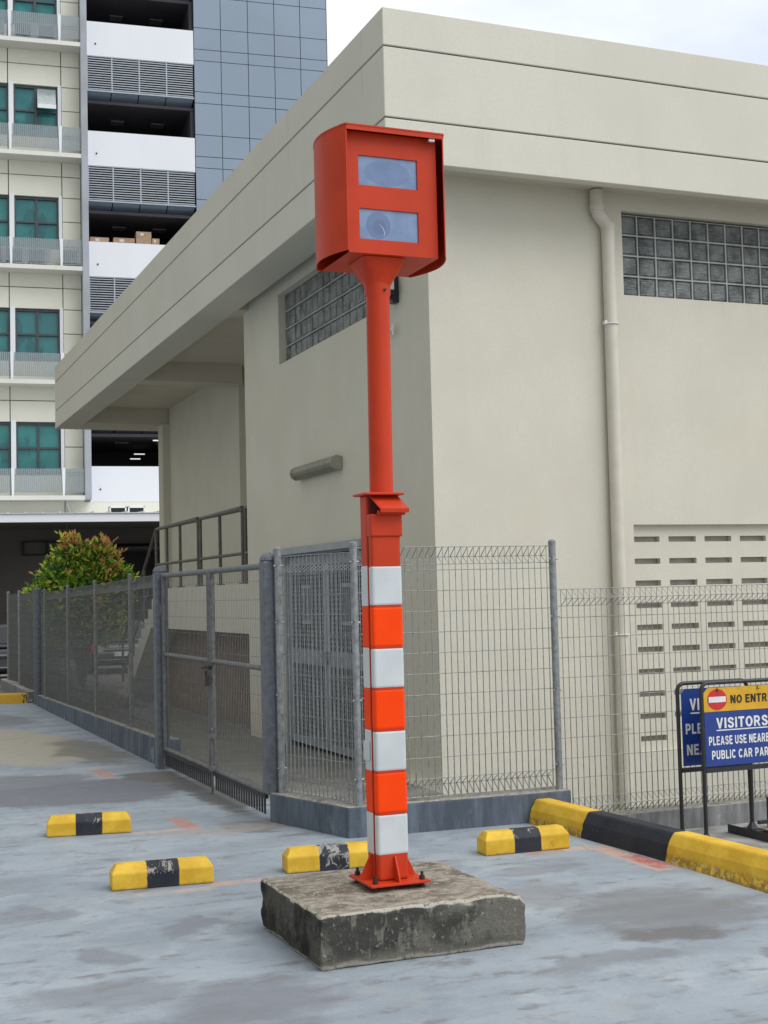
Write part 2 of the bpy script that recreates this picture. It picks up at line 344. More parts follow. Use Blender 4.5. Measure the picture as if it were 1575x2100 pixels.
c = t.mix(t.ramp(f, 0.3, 0.7, 0.0, 0.16), c, (0.16, 0.17, 0.19))
vr = t.n('ShaderNodeTexVoronoi'); vr.feature = 'DISTANCE_TO_EDGE'; vr.inputs['Scale'].default_value = 0.42
t.l(pd, vr.inputs['Vector'])
crk = t.math('MULTIPLY', t.ramp(vr.outputs['Distance'], 0.0012, 0.004, 1, 0), t.ramp(a, 0.47, 0.56, 0, 0.35))
c = t.mix(crk, c, (0.15, 0.155, 0.165))
gr = t.ramp(t.noise(p, 130, 3, 0.6).outputs['Fac'], 0.66, 0.72, 0, 0.45)
c = t.mix(gr, c, (0.50, 0.52, 0.54))
# beyond the building the floor turns into plain tarmac
far = t.math('MAXIMUM', t.ramp(sp[1], 25.5, 28.0), t.math('MULTIPLY', t.ramp(sp[0], 3.3, 3.4), t.ramp(sp[1], 9.2, 9.3)))
c = t.mix(far, c, t.mix(t.ramp(b, 0.35, 0.65), (0.15, 0.143, 0.125), (0.22, 0.21, 0.185)))
t.bump(t.math('ADD', f, t.math('MULTIPLY', b, 2.0)), 0.25, 0.006)
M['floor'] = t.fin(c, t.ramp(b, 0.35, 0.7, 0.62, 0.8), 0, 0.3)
M['yard'] = plain('yard_concrete', (0.30, 0.295, 0.28), 0.9, var=0.35, scale=5, bump=0.4, bscale=40)

# far building
M['bcream'] = plain('far_cream_panel', (0.76, 0.755, 0.65), 0.7, var=0.04, scale=0.5, streak=0.08)
M['bwhite'] = plain('far_white_parapet', (0.78, 0.80, 0.84), 0.7, var=0.02, scale=0.4, streak=0.05)
M['bslab'] = plain('far_white_slab', (0.70, 0.70, 0.66), 0.7, var=0.04, scale=0.6, streak=0.2)
M['bfin'] = plain('far_grey_fin', (0.36, 0.38, 0.42), 0.7, var=0.1, scale=0.9, streak=0.25)
M['clad'] = plain('blue_grey_cladding', (0.24, 0.305, 0.385), 0.35, var=0.05, scale=0.25)
M['cladjoint'] = plain('cladding_joint', (0.07, 0.09, 0.125), 0.8)
M['louvre'] = plain('grey_louvre', (0.40, 0.44, 0.49), 0.5, var=0.06)
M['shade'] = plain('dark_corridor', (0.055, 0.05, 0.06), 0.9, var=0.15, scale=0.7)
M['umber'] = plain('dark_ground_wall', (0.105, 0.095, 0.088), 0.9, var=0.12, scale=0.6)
M['bframe'] = plain('grey_window_frame', (0.06, 0.07, 0.08), 0.5)
M['roofmetal'] = plain('pale_roof_sheet', (0.62, 0.63, 0.64), 0.5, var=0.05, scale=1.5, streak=0.2)
t = NT('teal_glass'); v = t.vec(t.pos, (0.35, 0.35, 0.5)); oi = t.n('ShaderNodeObjectInfo').outputs['Random']
c = t.mix(t.ramp(t.noise(v, 1.8, 5).outputs['Fac'], 0.35, 0.65), (0.014, 0.145, 0.145), (0.034, 0.235, 0.215))
c = t.mix(t.math('MULTIPLY', oi, 0.5), c, (0.05, 0.20, 0.235))
c = t.mix(t.ramp(t.noise(t.vec(t.pos, (0.9, 0.9, 0.35)), 1.3, 3).outputs['Fac'], 0.56, 0.60, 0, 0.45), c, (0.012, 0.06, 0.075))
M['teal'] = t.fin(c, 0.08, 0.0, 0.5)
t = NT('perforated_sheet'); tr = t.n('ShaderNodeBsdfTransparent'); ms = t.n('ShaderNodeMixShader')
wv = t.n('ShaderNodeTexWave'); t.l(t.oc, wv.inputs['Vector']); wv.inputs['Scale'].default_value = 4.0
t.l(t.ramp(wv.outputs['Fac'], 0.2, 0.8, 0.32, 0.72), ms.inputs['Fac']); t.l(tr.outputs[0], ms.inputs[1]); t.l(t.b.outputs[0], ms.inputs[2])
t.l(ms.outputs[0], t.t.nodes['Material Output'].inputs['Surface'])
M['perf'] = t.fin((0.30, 0.345, 0.37), 0.5)
M['acwhite'] = plain('ac_casing', (0.62, 0.64, 0.64), 0.5)
M['acgrille'] = plain('ac_grille', (0.16, 0.18, 0.19), 0.6)
M['card'] = plain('cardboard', (0.36, 0.25, 0.17), 0.85, var=0.15, scale=4)
M['cardtape'] = plain('pale_label', (0.6, 0.55, 0.48), 0.7)
t = NT('glass_block'); o = t.pos
rib = t.noise(t.vec(o, (3, 3, 60)), 1.6, 3, 0.6).outputs['Fac']
c = t.mix(t.ramp(t.noise(o, 6, 4).outputs['Fac'], 0.35, 0.65), (0.06, 0.068, 0.07), (0.17, 0.19, 0.185))
c = t.mix(t.ramp(t.noise(t.vec(o, (12, 12, 90)), 1.5, 4, 0.6).outputs['Fac'], 0.58, 0.68), c, (0.28, 0.31, 0.30))  # pale streaks paint sky reflections into the block colour
t.bump(t.math('ADD', rib, t.noise(o, 12, 2).outputs['Fac']), 0.6, 0.02)
M['gblock'] = t.fin(c, 0.1, 0, 0.6)
def leafm(n_, c_):
    t = NT(n_); f = t.noise(t.pos, 9, 4).outputs['Fac']
    c = t.mix(t.ramp(f, 0.3, 0.7), k(c_, 0.7), k(c_, 1.3))
    tl = t.n('ShaderNodeBsdfTranslucent'); t.put(tl.inputs['Color'], c); ms = t.n('ShaderNodeMixShader'); ms.inputs['Fac'].default_value = 0.35
    t.l(t.b.outputs[0], ms.inputs[1]); t.l(tl.outputs[0], ms.inputs[2]); t.l(ms.outputs[0], t.t.nodes['Material Output'].inputs['Surface'])
    return t.fin(c, 0.45)
M['leafg'] = leafm('leaf_green', (0.20, 0.41, 0.045)); M['leafd'] = leafm('leaf_dark', (0.085, 0.20, 0.03))
M['leafy'] = leafm('leaf_yellow_green', (0.62, 0.70, 0.10)); M['leafo'] = leafm('leaf_orange', (0.78, 0.36, 0.16))
M['bark'] = plain('bark', (0.10, 0.075, 0.05), 0.9, var=0.3)
M['grass'] = plain('dry_grass_blade', (0.19, 0.19, 0.055), 0.8, var=0.35, scale=6)
M['carglass'] = plain('car_glass', (0.012, 0.015, 0.016), 0.05, spec=0.6)
M['tyre'] = plain('tyre', (0.015, 0.015, 0.015), 0.8); M['rim'] = plain('rim', (0.4, 0.4, 0.42), 0.3, 0.7)
M['cargreen'] = plain('dark_green_car_paint', (0.018, 0.032, 0.03), 0.2, spec=0.7)
M['carblack'] = plain('black_car_paint', (0.03, 0.03, 0.038), 0.2, spec=0.7)
M['lampred'] = plain('tail_lamp_red', (0.55, 0.02, 0.02), 0.2)
M['plate'] = plain('number_plate_white', (0.7, 0.7, 0.68), 0.4)
M['lampmetal'] = plain('lamp_metal', (0.12, 0.11, 0.10), 0.5)

# ------------------------------------------------------------------ mesh helpers
OFF = {}
class MB:
    def __init__(s): s.v = []; s.f = []; s.mi = []; s.cm = 0
    def add(s, vs, fs):
        b = len(s.v); s.v += [tuple(q) for q in vs]
        for f in fs: s.f.append([i + b for i in f]); s.mi.append(s.cm)
        return s
    def box(s, x0, x1, y0, y1, z0, z1):
        return s.add([(x0, y0, z0), (x1, y0, z0), (x1, y1, z0), (x0, y1, z0), (x0, y0, z1), (x1, y0, z1), (x1, y1, z1), (x0, y1, z1)],
                     [(3, 2, 1, 0), (4, 5, 6, 7), (0, 1, 5, 4), (1, 2, 6, 5), (2, 3, 7, 6), (3, 0, 4, 7)])
    def hexa(s, bot, top):
        n = len(bot)
        return s.add(list(bot) + list(top), [tuple(reversed(range(n))), tuple(range(n, 2 * n))] + [(i, (i + 1) % n, n + (i + 1) % n, n + i) for i in range(n)])
    def prism(s, poly, z0, z1): return s.hexa([(x, y, z0) for x, y in poly], [(x, y, z1) for x, y in poly])
    def extr(s, poly, axis, a0, a1):
        f = {'x': lambda p, a: (a, p[0], p[1]), 'y': lambda p, a: (p[0], a, p[1]), 'z': lambda p, a: (p[0], p[1], a)}[axis]
        return s.hexa([f(p, a0) for p in poly], [f(p, a1) for p in poly])
    def tube(s, path, r, n=8, cap=True):
        P = [Vector(q) for q in path]; rs = r if isinstance(r, (list, tuple)) else [r] * len(P)
        rings = []; ref = None
        for i, q in enumerate(P):
            d = (P[min(i + 1, len(P) - 1)] - P[max(i - 1, 0)])
            if d.length < 1e-9: d = Vector((0, 0, 1))
            d.normalize()
            if ref is None: ref = Vector((1, 0, 0)) if abs(d.x) < 0.8 else Vector((0, 1, 0))
            u = (ref - d * ref.dot(d)).normalized(); v = d.cross(u); ref = u
            sc = 1.0
            if 0 < i < len(P) - 1:
                e = (P[i] - P[i - 1]).normalized().dot(d); sc = 1 / max(0.5, e)
            rings.append([q + (u * math.cos(6.28318 * k_ / n) + v * math.sin(6.28318 * k_ / n)) * rs[i] * sc for k_ in range(n)])
        vs = [x for g in rings for x in g]; fs = []
        for i in range(len(P) - 1):
            for k_ in range(n): fs.append((i * n + k_, i * n + (k_ + 1) % n, (i + 1) * n + (k_ + 1) % n, (i + 1) * n + k_))
        if cap: fs += [tuple(reversed(range(n))), tuple(range((len(P) - 1) * n, len(P) * n))]
        return s.add(vs, fs)
    def cyl(s, a, b, r, n=16): return s.tube([a, b], r, n)
    def lathe(s, c, prof, n=20):
        vs = []; fs = []
        for (r, z) in prof:
            for k_ in range(n): vs.append((c[0] + r * math.cos(6.28318 * k_ / n), c[1] + r * math.sin(6.28318 * k_ / n), c[2] + z))
        for i in range(len(prof) - 1):
            for k_ in range(n): fs.append((i * n + k_, i * n + (k_ + 1) % n, (i + 1) * n + (k_ + 1) % n, (i + 1) * n + k_))
        fs += [tuple(reversed(range(n))), tuple(range((len(prof) - 1) * n, len(prof) * n))]
        return s.add(vs, fs)
    def wall(s, to3, u0, u1, v0, v1, holes, depth):
        """front sheet with real openings and reveals; to3(u, v, d) -> point, d = depth behind the face"""
        us = sorted({u0, u1, *[h[0] for h in holes], *[h[1] for h in holes]}); vs_ = sorted({v0, v1, *[h[2] for h in holes], *[h[3] for h in holes]})
        us = [u for u in us if u0 <= u <= u1]; vs_ = [v for v in vs_ if v0 <= v <= v1]
        for i in range(len(us) - 1):
            for j in range(len(vs_) - 1):
                cu = (us[i] + us[i + 1]) / 2; cv = (vs_[j] + vs_[j + 1]) / 2
                if any(h[0] < cu < h[1] and h[2] < cv < h[3] for h in holes): continue
                s.add([to3(us[i], vs_[j], 0), to3(us[i + 1], vs_[j], 0), to3(us[i + 1], vs_[j + 1], 0), to3(us[i], vs_[j + 1], 0)], [(0, 1, 2, 3)])
        for (a, b, c_, d) in holes:
            q = [(a, c_), (b, c_), (b, d), (a, d)]
            for i in range(4):
                (ua, va), (ub, vb) = q[i], q[(i + 1) % 4]
                s.add([to3(ua, va, 0), to3(ub, vb, 0), to3(ub, vb, depth), to3(ua, va, depth)], [(0, 1, 2, 3)])
        return s
    def build(s, name, mats, parent=None, bevel=0, seg=2, smooth=False, local=False, weld=False):
        me = bpy.data.meshes.new(name)
        off = Vector((0, 0, 0)) if (local or parent is None) else OFF.get(parent, Vector((0, 0, 0)))
        me.from_pydata([Vector(q) - off for q in s.v], [], s.f)
        for m_ in (mats if isinstance(mats, list) else [mats]): me.materials.append(m_)
        if isinstance(mats, list): me.polygons.foreach_set('material_index', s.mi)
        bm = bmesh.new(); bm.from_mesh(me)
        if weld: bmesh.ops.remove_doubles(bm, verts=bm.verts, dist=1e-4)
        bmesh.ops.recalc_face_normals(bm, faces=bm.faces); bm.to_mesh(me); bm.free()
        o = bpy.data.objects.new(name, me); C.objects.link(o)
        if parent is not None: o.parent = parent; OFF[o] = off
        if smooth:
            me.polygons.foreach_set('use_smooth', [True] * len(me.polygons))
            if smooth != 'all':
                me.set_sharp_from_angle(angle=R(38))
        if bevel:
            bv = o.modifiers.new('bevel', 'BEVEL'); bv.width = bevel; bv.segments = seg; bv.limit_method = 'ANGLE'; bv.angle_limit = R(35)
        return o
def T(name, label, cat, loc=(0, 0, 0), rz=0.0, group=None):
    o = bpy.data.objects.new(name, None); C.objects.link(o); o.empty_display_size = 0.2
    o.location = loc; o.rotation_euler = (0, 0, rz); OFF[o] = Vector(loc)
    o['label'] = label; o['category'] = cat
    if group: o['group'] = group
    return o
def tag(o, label, cat, group=None):
    o['label'] = label; o['category'] = cat
    if group: o['group'] = group
    return o
def center(o, loc):
    """move a one-mesh thing's origin to its base"""
    d = Vector(loc); o.data.transform(Matrix.Translation(-d)); o.location = d; return o
def copy_tree(o, parent=None):
    c_ = o.copy(); C.objects.link(c_)
    if parent is not None: c_.parent = parent
    for ch in [x for x in bpy.data.objects if x.parent == o]: copy_tree(ch, c_)
    return c_
def arc(cx_, cy_, rx, ry, a0, a1, n=9): return [(cx_ + rx * math.cos(R(a0 + (a1 - a0) * i / n)), cy_ + ry * math.sin(R(a0 + (a1 - a0) * i / n))) for i in range(n + 1)]
GL = {  # bold sans capitals: width, solid polygons ('p') and centre-line strokes ('s', closed 'o'), height 1
 'A': (.74, [('p', [(0, 0), (.2, 0), (.46, 1), (.26, 1)]), ('p', [(.54, 0), (.74, 0), (.48, 1), (.28, 1)]), ('p', [(.16, .2), (.58, .2), (.54, .37), (.2, .37)])]),
 'B': (.66, [('s', [(.1, 0), (.1, 1)]), ('s', [(.1, .91), (.34, .91)] + arc(.36, .72, .18, .19, 80, -80) + [(.34, .53), (.1, .53)]), ('s', [(.12, .53), (.36, .53)] + arc(.36, .31, .2, .22, 80, -80) + [(.34, .09), (.1, .09)])]),
 'C': (.68, [('s', arc(.36, .5, .26, .41, 38, 322, 18))]),
 'E': (.58, [('s', [(.1, 0), (.1, 1)]), ('s', [(.1, .91), (.56, .91)]), ('s', [(.1, .52), (.52, .52)]), ('s', [(.1, .09), (.58, .09)])]),
 'I': (.2, [('s', [(.1, 0), (.1, 1)])]),
 'K': (.7, [('s', [(.1, 0), (.1, 1)]), ('p', [(.18, .34), (.18, .56), (.46, 1), (.69, 1)]), ('p', [(.28, .55), (.42, .72), (.72, 0), (.49, 0)])]),
 'L': (.54, [('s', [(.1, 0), (.1, 1)]), ('s', [(.1, .09), (.54, .09)])]),
 'N': (.68, [('s', [(.1, 0), (.1, 1)]), ('s', [(.58, 0), (.58, 1)]), ('p', [(.02, 1), (.22, 1), (.66, 0), (.46, 0)])]),
 'O': (.74, [('o', arc(.37, .5, .27, .41, 0, 345, 23))]),
 'P': (.62, [('s', [(.1, 0), (.1, 1)]), ('s', [(.1, .91), (.32, .91)] + arc(.34, .67, .18, .24, 80, -80) + [(.32, .43), (.1, .43)])]),
 'R': (.68, [('s', [(.1, 0), (.1, 1)]), ('s', [(.1, .91), (.34, .91)] + arc(.36, .69, .18, .22, 80, -80) + [(.34, .47), (.1, .47)]), ('p', [(.26, .46), (.46, .46), (.68, 0), (.47, 0)])]),
 'S': (.64, [('s', [(.55, .70), (.50, .84), (.40, .905), (.25, .905), (.14, .84), (.11, .72), (.16, .61), (.3, .54), (.42, .48), (.52, .40), (.55, .28), (.50, .16), (.39, .095), (.24, .095), (.13, .16), (.09, .30)])]),
 'T': (.62, [('s', [(0, .91), (.62, .91)]), ('s', [(.31, 0), (.31, .92)])]),
 'U': (.66, [('s', [(.1, 1), (.1, .34)] + arc(.33, .32, .23, .23, 190, 350) + [(.56, .34), (.56, 1)])]),
 'V': (.7, [('p', [(0, 1), (.2, 1), (.44, 0), (.27, 0)]), ('p', [(.7, 1), (.5, 1), (.26, 0), (.43, 0)])]),
 'Y': (.7, [('p', [(0, 1), (.22, 1), (.45, .42), (.25, .42)]), ('p', [(.7, 1), (.48, 1), (.25, .42), (.45, .42)]), ('s', [(.35, 0), (.35, .45)])]),
}
def ribbon(path, t_, closed=False):
    P = [Vector((x, y)) for x, y in path]; n = len(P); Lf, Rt = [], []
    for i in range(n):
        a = P[(i - 1) % n] if (closed or i > 0) else None; b_ = P[(i + 1) % n] if (closed or i < n - 1) else None
        d1 = (P[i] - a).normalized() if a is not None else (b_ - P[i]).normalized(); d2 = (b_ - P[i]).normalized() if b_ is not None else d1
        m_ = Vector((-(d1 + d2).y, (d1 + d2).x)).normalized(); k_ = t_ / max(.6, m_.dot(Vector((-d1.y, d1.x))))
        Lf.append(P[i] + m_ * k_); Rt.append(P[i] - m_ * k_)
    return [[Lf[i], Lf[(i + 1) % n], Rt[(i + 1) % n], Rt[i]] for i in range(n if closed else n - 1)]
def text_mesh(name, body, x0, x1, z0, z1, y, mat, parent, bold=0):
    """each word is one part"""
    x = 0; words = []
    for wd in body.split(' '):
        polys = []
        for ch in wd:
            w_, items = GL[ch]
            for li, (kind, pts) in enumerate(items):
                qs = [[Vector(q) for q in pts]] if kind == 'p' else ribbon(pts, .098, kind == 'o')
                polys += [([(q[0] + x, q[1]) for q in poly], li) for poly in qs]
            x += w_ + .13
        words.append(polys); x += .34
    W_ = x - .47
    for polys in words:
        mb = MB()
        for poly, li in polys:
            mb.add([(x0 + px / W_ * (x1 - x0), y - .0002 * li, z0 + pz * (z1 - z0)) for px, pz in poly], [tuple(range(len(poly)))])
        mb.build(name, mat, parent)
def gz(y): return -0.012 * max(0.0, min(y, 60) - 13.0)

# ------------------------------------------------------------------ ground
mb = MB()
xs = [-60, -30, -12, -6, -2, 0, 1, 2, 3, 4, 4.75, 6, 9, 14, 22, 40, 80, 120]
ys = [-40, -15, -5, 0, 3, 5, 7, 8.95, 10, 11.5, 13, 15, 18, 22, 26, 30, 36, 44, 52, 60, 90, 160, 300]
idx = {}
for i, x in enumerate(xs):
    for j, y in enumerate(ys): idx[i, j] = len(mb.v); mb.v.append((x, y, gz(y)))
for i in range(len(xs) - 1):
    for j in range(len(ys) - 1):
        if xs[i] >= 4.75 and ys[j + 1] <= 11.5: continue
        mb.f.append([idx[i, j], idx[i + 1, j], idx[i + 1, j + 1], idx[i, j + 1]]); mb.mi.append(0)
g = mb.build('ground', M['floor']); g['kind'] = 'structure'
mb = MB(); mb.box(4.72, 120, -40, 8.97, -0.4, -0.16); mb.box(4.74, 120, 8.971, 11.6, -0.7, -0.5)
g = mb.build('yard_ground', M['yard']); g['kind'] = 'structure'

# ------------------------------------------------------------------ cream building
XW, YW, XF, YF, ZB, ZT = 4.847, 10.75, 4.26, 10.25, 5.33, 6.645
B = T('substation_building', 'cream rendered flat-roofed building with deep overhanging fascia behind the fence', 'building', (XW, YW, 0))
mb = MB()
WIN = (6.86, 10.3, 4.45, 5.255); VENT = (6.875, 10.2, 0.18, 2.285)
mb.wall(lambda u, v, d: (u, YW + d, v), XW, 15.0, -0.7, ZB + 0.35, [WIN, VENT], 0.10)
LW = (11.95, 15.10, 4.43, 5.265); DOOR = (12.42, 15.16, -0.2, 2.23)
mb.wall(lambda u, v, d: (XW + d, u, v), YW, 16.56, -0.3, ZB + 0.35, [LW, DOOR], 0.16)
mb.add([(XW, 16.56, -0.3), (6.4, 16.56, -0.3), (6.4, 16.56, 5.7), (XW, 16.56, 5.7)], [(0, 1, 2, 3)])
mb.add([(15, YW, -0.3), (15, 28, -0.3), (15, 28, 5.68), (15, YW, 5.68)], [(0, 1, 2, 3)])
mb.build('wall', M['cream'], B, weld=True)
# recessed entrance wall with end fin
mb = MB(); mb.box(6.42, 6.9, 22.33, 27.9, -0.3, 5.68); mb.box(6.80, 7.0, 16.57, 22.329, -0.3, 5.68); mb.box(6.27, 6.42, 27.55, 27.95, -0.4, 5.33)

mb.build('entrance_wall', M['cream'], B)
# roof slab and fascia with two grooves: three stacked bands set apart by recessed joints
mb = MB()
XE, YE = 15.0, 28.75
def ring(z0, z1, ins):
    a, b_ = XF + ins, YF + ins
    i_, j_ = XF + 0.45, YF + 0.11
    mb.prism([(a, b_), (XE, b_), (XE, j_), (i_, j_), (i_, YE - 0.3), (6.7, YE - 0.3), (6.7, YE - ins), (a, YE - ins)], z0, z1)
ring(ZB, 5.690, 0.0); ring(5.704, 6.306, 0.0); ring(6.320, ZT, 0.0)
mb.build('roof_fascia', M['fascia'], B, bevel=0.006, seg=1)
mb = MB()
ring(5.690, 5.704, 0.014); ring(6.306, 6.320, 0.014)
mb.build('fascia_joint', M['groove'], B)
mb = MB()
ZC = ZB + 0.33
mb.box(XF + 0.451, XE - 0.01, YF + 0.111, YE - 0.301, ZC, ZT - 0.25)
for (y0, y1) in ((16.33, 16.8), (22.05, 22.5), (27.63, 28.44)): mb.box(XF + 0.452, 6.41, y0, y1, ZB + 0.001, ZC - 0.001)
mb.box(XF + 0.452, XE - 0.02, YF + 0.112, YW + 0.06, ZB + 0.085, ZC - 0.002)
mb.build('roof_soffit', M['soffit'], B)
# glass block windows
def gwin(to3, u0, u1, v0, v1, name, vf=0.084, gu=0.012):
    mb = MB(); nu = int(round((u1 - u0) / 0.2)); nv = 4; du = (u1 - u0) / nu; dv = (v1 - v0) / nv
    for i in range(nu):
        for j in range(nv):
            a, b_, c_, d = u0 + i * du + gu, u0 + (i + 1) * du - gu, v0 + j * dv + 0.012, v0 + (j + 1) * dv - 0.012
            q = 0.014; rr = [random.uniform(-.004, .004) for _ in range(4)]
            mb.add([to3(a, c_, 0.10), to3(b_, c_, 0.10), to3(b_, d, 0.10), to3(a, d, 0.10),
                    to3(a + q, c_ + q, 0.088 + rr[0]), to3(b_ - q, c_ + q, 0.088 + rr[1]), to3(b_ - q, d - q, 0.088 + rr[2]), to3(a + q, d - q, 0.088 + rr[3])],
                   [(4, 5, 6, 7), (0, 1, 5, 4), (1, 2, 6, 5), (2, 3, 7, 6), (3, 0, 4, 7)])
    o = mb.build(name, M['gblock'], B)
    mb = MB()
    P = lambda u, v, d: to3(u, v, d)
    def bar(a, b_, c_, d, f0, f1):
        mb.hexa([P(a, c_, f0), P(b_, c_, f0), P(b_, d, f0), P(a, d, f0)], [P(a, c_, f1), P(b_, c_, f1), P(b_, d, f1), P(a, d, f1)])
    for i in range(nu + 1): bar(max(u0 + .001, u0 + i * du - 0.007), min(u1 - .001, u0 + i * du + 0.007), v0 + .001, v1 - .001, vf, 0.13)
    for j in range(nv + 1): bar(u0 + .001, u1 - .001, max(v0 + .001, v0 + j * dv - 0.007), min(v1 - .001, v0 + j * dv + 0.007), 0.082, 0.131)
    mb.build('mortar_grid', M['mortar'], o)
gwin(lambda u, v, d: (u, YW + d - 0.03, v), WIN[0], WIN[1], WIN[2], WIN[3] - 0.02, 'glass_block_window')
gwin(lambda u, v, d: (XW + d - 0.005, u, v), *LW, 'glass_block_window', 0.1005, 0.006)
# vent screen
mb = MB(); holes = []
for r in range(10):
    for q in range(8):
        x0 = 6.886 + q * 0.408; z1 = 2.176 - r * 0.2062
        if r >= 9 and q > 0: continue
        holes.append((x0, x0 + 0.308, z1 - 0.052, z1))
mb.wall(lambda u, v, d: (u, YW + 0.06 + d, v), VENT[0] - .01, VENT[1] + .01, VENT[2] - .01, VENT[3] + .01, holes, 0.055)
vs_ = mb.build('vent_screen', M['cream'], B, weld=True)
mb = MB(); mb.box(VENT[0] + .02, VENT[1] - .02, YW + 0.117, YW + 0.15, VENT[2] + .02, VENT[3] - .02); mb.build('backing', M['ventback'], vs_)
# downpipe with swan neck
mb = MB()
mb.tube([(6.555, 10.685, 5.40), (6.555, 10.685, 5.23), (6.575, 10.685, 5.175), (6.64, 10.685, 5.10), (6.667, 10.685, 5.05), (6.667, 10.685, 4.9), (6.655, 10.685, -0.48)], 0.062, 18)
for z_ in (5.235, 5.06): mb.cyl((6.555 if z_ > 5.2 else 6.667, 10.685, z_ - .03), (6.555 if z_ > 5.2 else 6.667, 10.685, z_ + .03), 0.068, 18)
mb.cyl((6.66, 10.685, 0.42), (6.66, 10.685, 0.60), 0.068, 18)
dp = mb.build('downpipe', M['pipe'], B, smooth=True)
for z_ in (4.147, 1.27):
    mb = MB(); mb.tube([(6.667 + .07 * math.cos(a_), 10.685 + .07 * math.sin(a_), z_) for a_ in [R(x) for x in range(170, 372, 20)]], 0.006, 6)
    mb.box(6.585, 6.612, 10.655, 10.70, z_ - .006, z_ + .028); mb.box(6.72, 6.75, 10.70, 10.75, z_ - .01, z_ + .01)
    mb.build('pipe_bracket', M['whiteplastic'], dp)
# louvred double door
dx = XW + 0.05
mb = MB()
for (a, b_) in ((12.42, 12.50), (15.08, 15.16)): mb.box(dx - .03, dx + .07, a, b_, -0.05, 2.15)
mb.box(dx - .03, dx + .07, 12.42, 15.16, 2.15, 2.228); mb.box(XW - 0.09, dx - .031, 12.36, 15.22, 2.17, 2.245)
dr = mb.build('louvre_door', M['door'], B)
for (a, b_, hn) in ((12.505, 13.765, 13.10), (13.775, 15.075, 14.40)):
    mb = MB()
    for (c_, d) in ((a, a + .09), (b_ - .09, b_)): mb.box(dx, dx + .05, c_, d, 0.03, 2.14)
    for (c_, d) in ((0.03, 0.12), (0.93, 1.10), (2.04, 2.14)): mb.box(dx, dx + .05, a + .09, b_ - .09, c_, d)
    z_ = 0.14
    while z_ < 2.02:
        if not 0.88 < z_ < 1.11:
            mb.hexa([(dx + .005, a + .09, z_), (dx + .03, a + .09, z_ + .01), (dx + .03, b_ - .09, z_ + .01), (dx + .005, b_ - .09, z_)],
                    [(dx + .005, a + .09, z_ + .014), (dx + .03, a + .09, z_ + .024), (dx + .03, b_ - .09, z_ + .024), (dx + .005, b_ - .09, z_ + .014)])
        z_ += 0.050
    for (c_, d) in ((1.38, 1.42), (1.78, 1.82)): mb.box(dx - .012, dx + .006, hn - .15, hn + .15, c_, d)
    for q in range(5): mb.box(dx - .012, dx + .006, hn - .13 + q * .06, hn - .11 + q * .06, 1.42, 1.78)
    for q in range(18): mb.box(dx - .004, dx + .003, a + .105 + q * (b_ - a - .22) / 17, a + .125 + q * (b_ - a - .22) / 17, 0.12, 2.04)
    lf = mb.build('door_leaf', M['door'], dr)
    mb = MB(); mb.box(dx + .052, dx + .06, a, b_, 0.03, 2.14); mb.build('dark_lining', M['dark'], lf)
    mb = MB(); mb.box(dx - .03, dx, b_ - .07 if a < 13 else a + .03, b_ - .03 if a < 13 else a + .07, 0.96, 1.09); mb.build('handle', M['galv'], lf)
# stair, landing
mb = MB()
mb.box(4.86, 6.41, 16.58, 22.05, 1.23, 1.87)
n_st = 11; y0, z0 = 22.05, 1.87; ye, ze = 25.25, -0.14
ry = (ye - y0) / n_st; rz_ = (z0 - ze) / (n_st + 1)
prof = [(y0, z0 - .001)]
yy, zz = y0, z0
for i in range(n_st):
    zz -= rz_; prof.append((yy + .001, zz)); yy += ry; prof.append((yy, zz))
prof += [(ye, ze - .2), (ye - .35, ze - .2), (y0 + .35, 1.23), (y0, 1.23)]
mb.extr(prof, 'x', 4.862, 6.1)
st = mb.build('stair', M['cream'], B, weld=False)
mb = MB(); mb.extr([(16.6, -.5), (24.75, -.5), (24.75, -.27), (22.38, 1.21), (16.6, 1.225)], 'x', 5.3, 5.5); mb.build('undercroft_wall', plain('brown_undercroft', (0.20, 0.155, 0.125), 0.9, var=0.1), st)
# railing on the landing and down the stair
rl = MB(); X = 4.93
zt_, zm_ = 2.86, 2.27
for (a, b_) in ((16.57, 16.95), (17.05, 19.30), (19.40, 22.25)):
    rl.tube([(X, a, zt_ - .05 if a > 16.6 else zt_), (X, a + .04, zt_), (X, b_ - .04, zt_), (X, b_, zt_ - .05)], 0.026, 8)
    rl.tube([(X, a, zm_), (X, b_, zm_)], 0.022, 8)
rl.tube([(X, 22.25, zt_), (X, 25.2, 0.92)], 0.026, 8); rl.tube([(X, 22.25, zm_), (X, 25.2, 0.33)], 0.022, 8)
rr = rl.build('railing', M['rail'], B, smooth=True)
for a in (16.93, 17.07, 18.2, 19.28, 19.42, 20.55, 21.45, 22.25):
    mb = MB(); mb.tube([(X, a, 1.80), (X, a, zt_ - .02)], 0.024, 8); mb.box(X - .05, X + .05, a - .05, a + .05, 1.871, 1.885); mb.build('rail_post', M['rail'], rr, smooth=True)
for f_ in (0.33, 0.66, 1.0):
    y_ = 22.25 + f_ * 2.95; zz_ = zt_ + (0.92 - zt_) * f_
    mb = MB(); mb.tube([(X, y_, zz_ - 1.0), (X, y_, zz_)], 0.024, 8); mb.build('rail_post', M['rail'], rr, smooth=True)
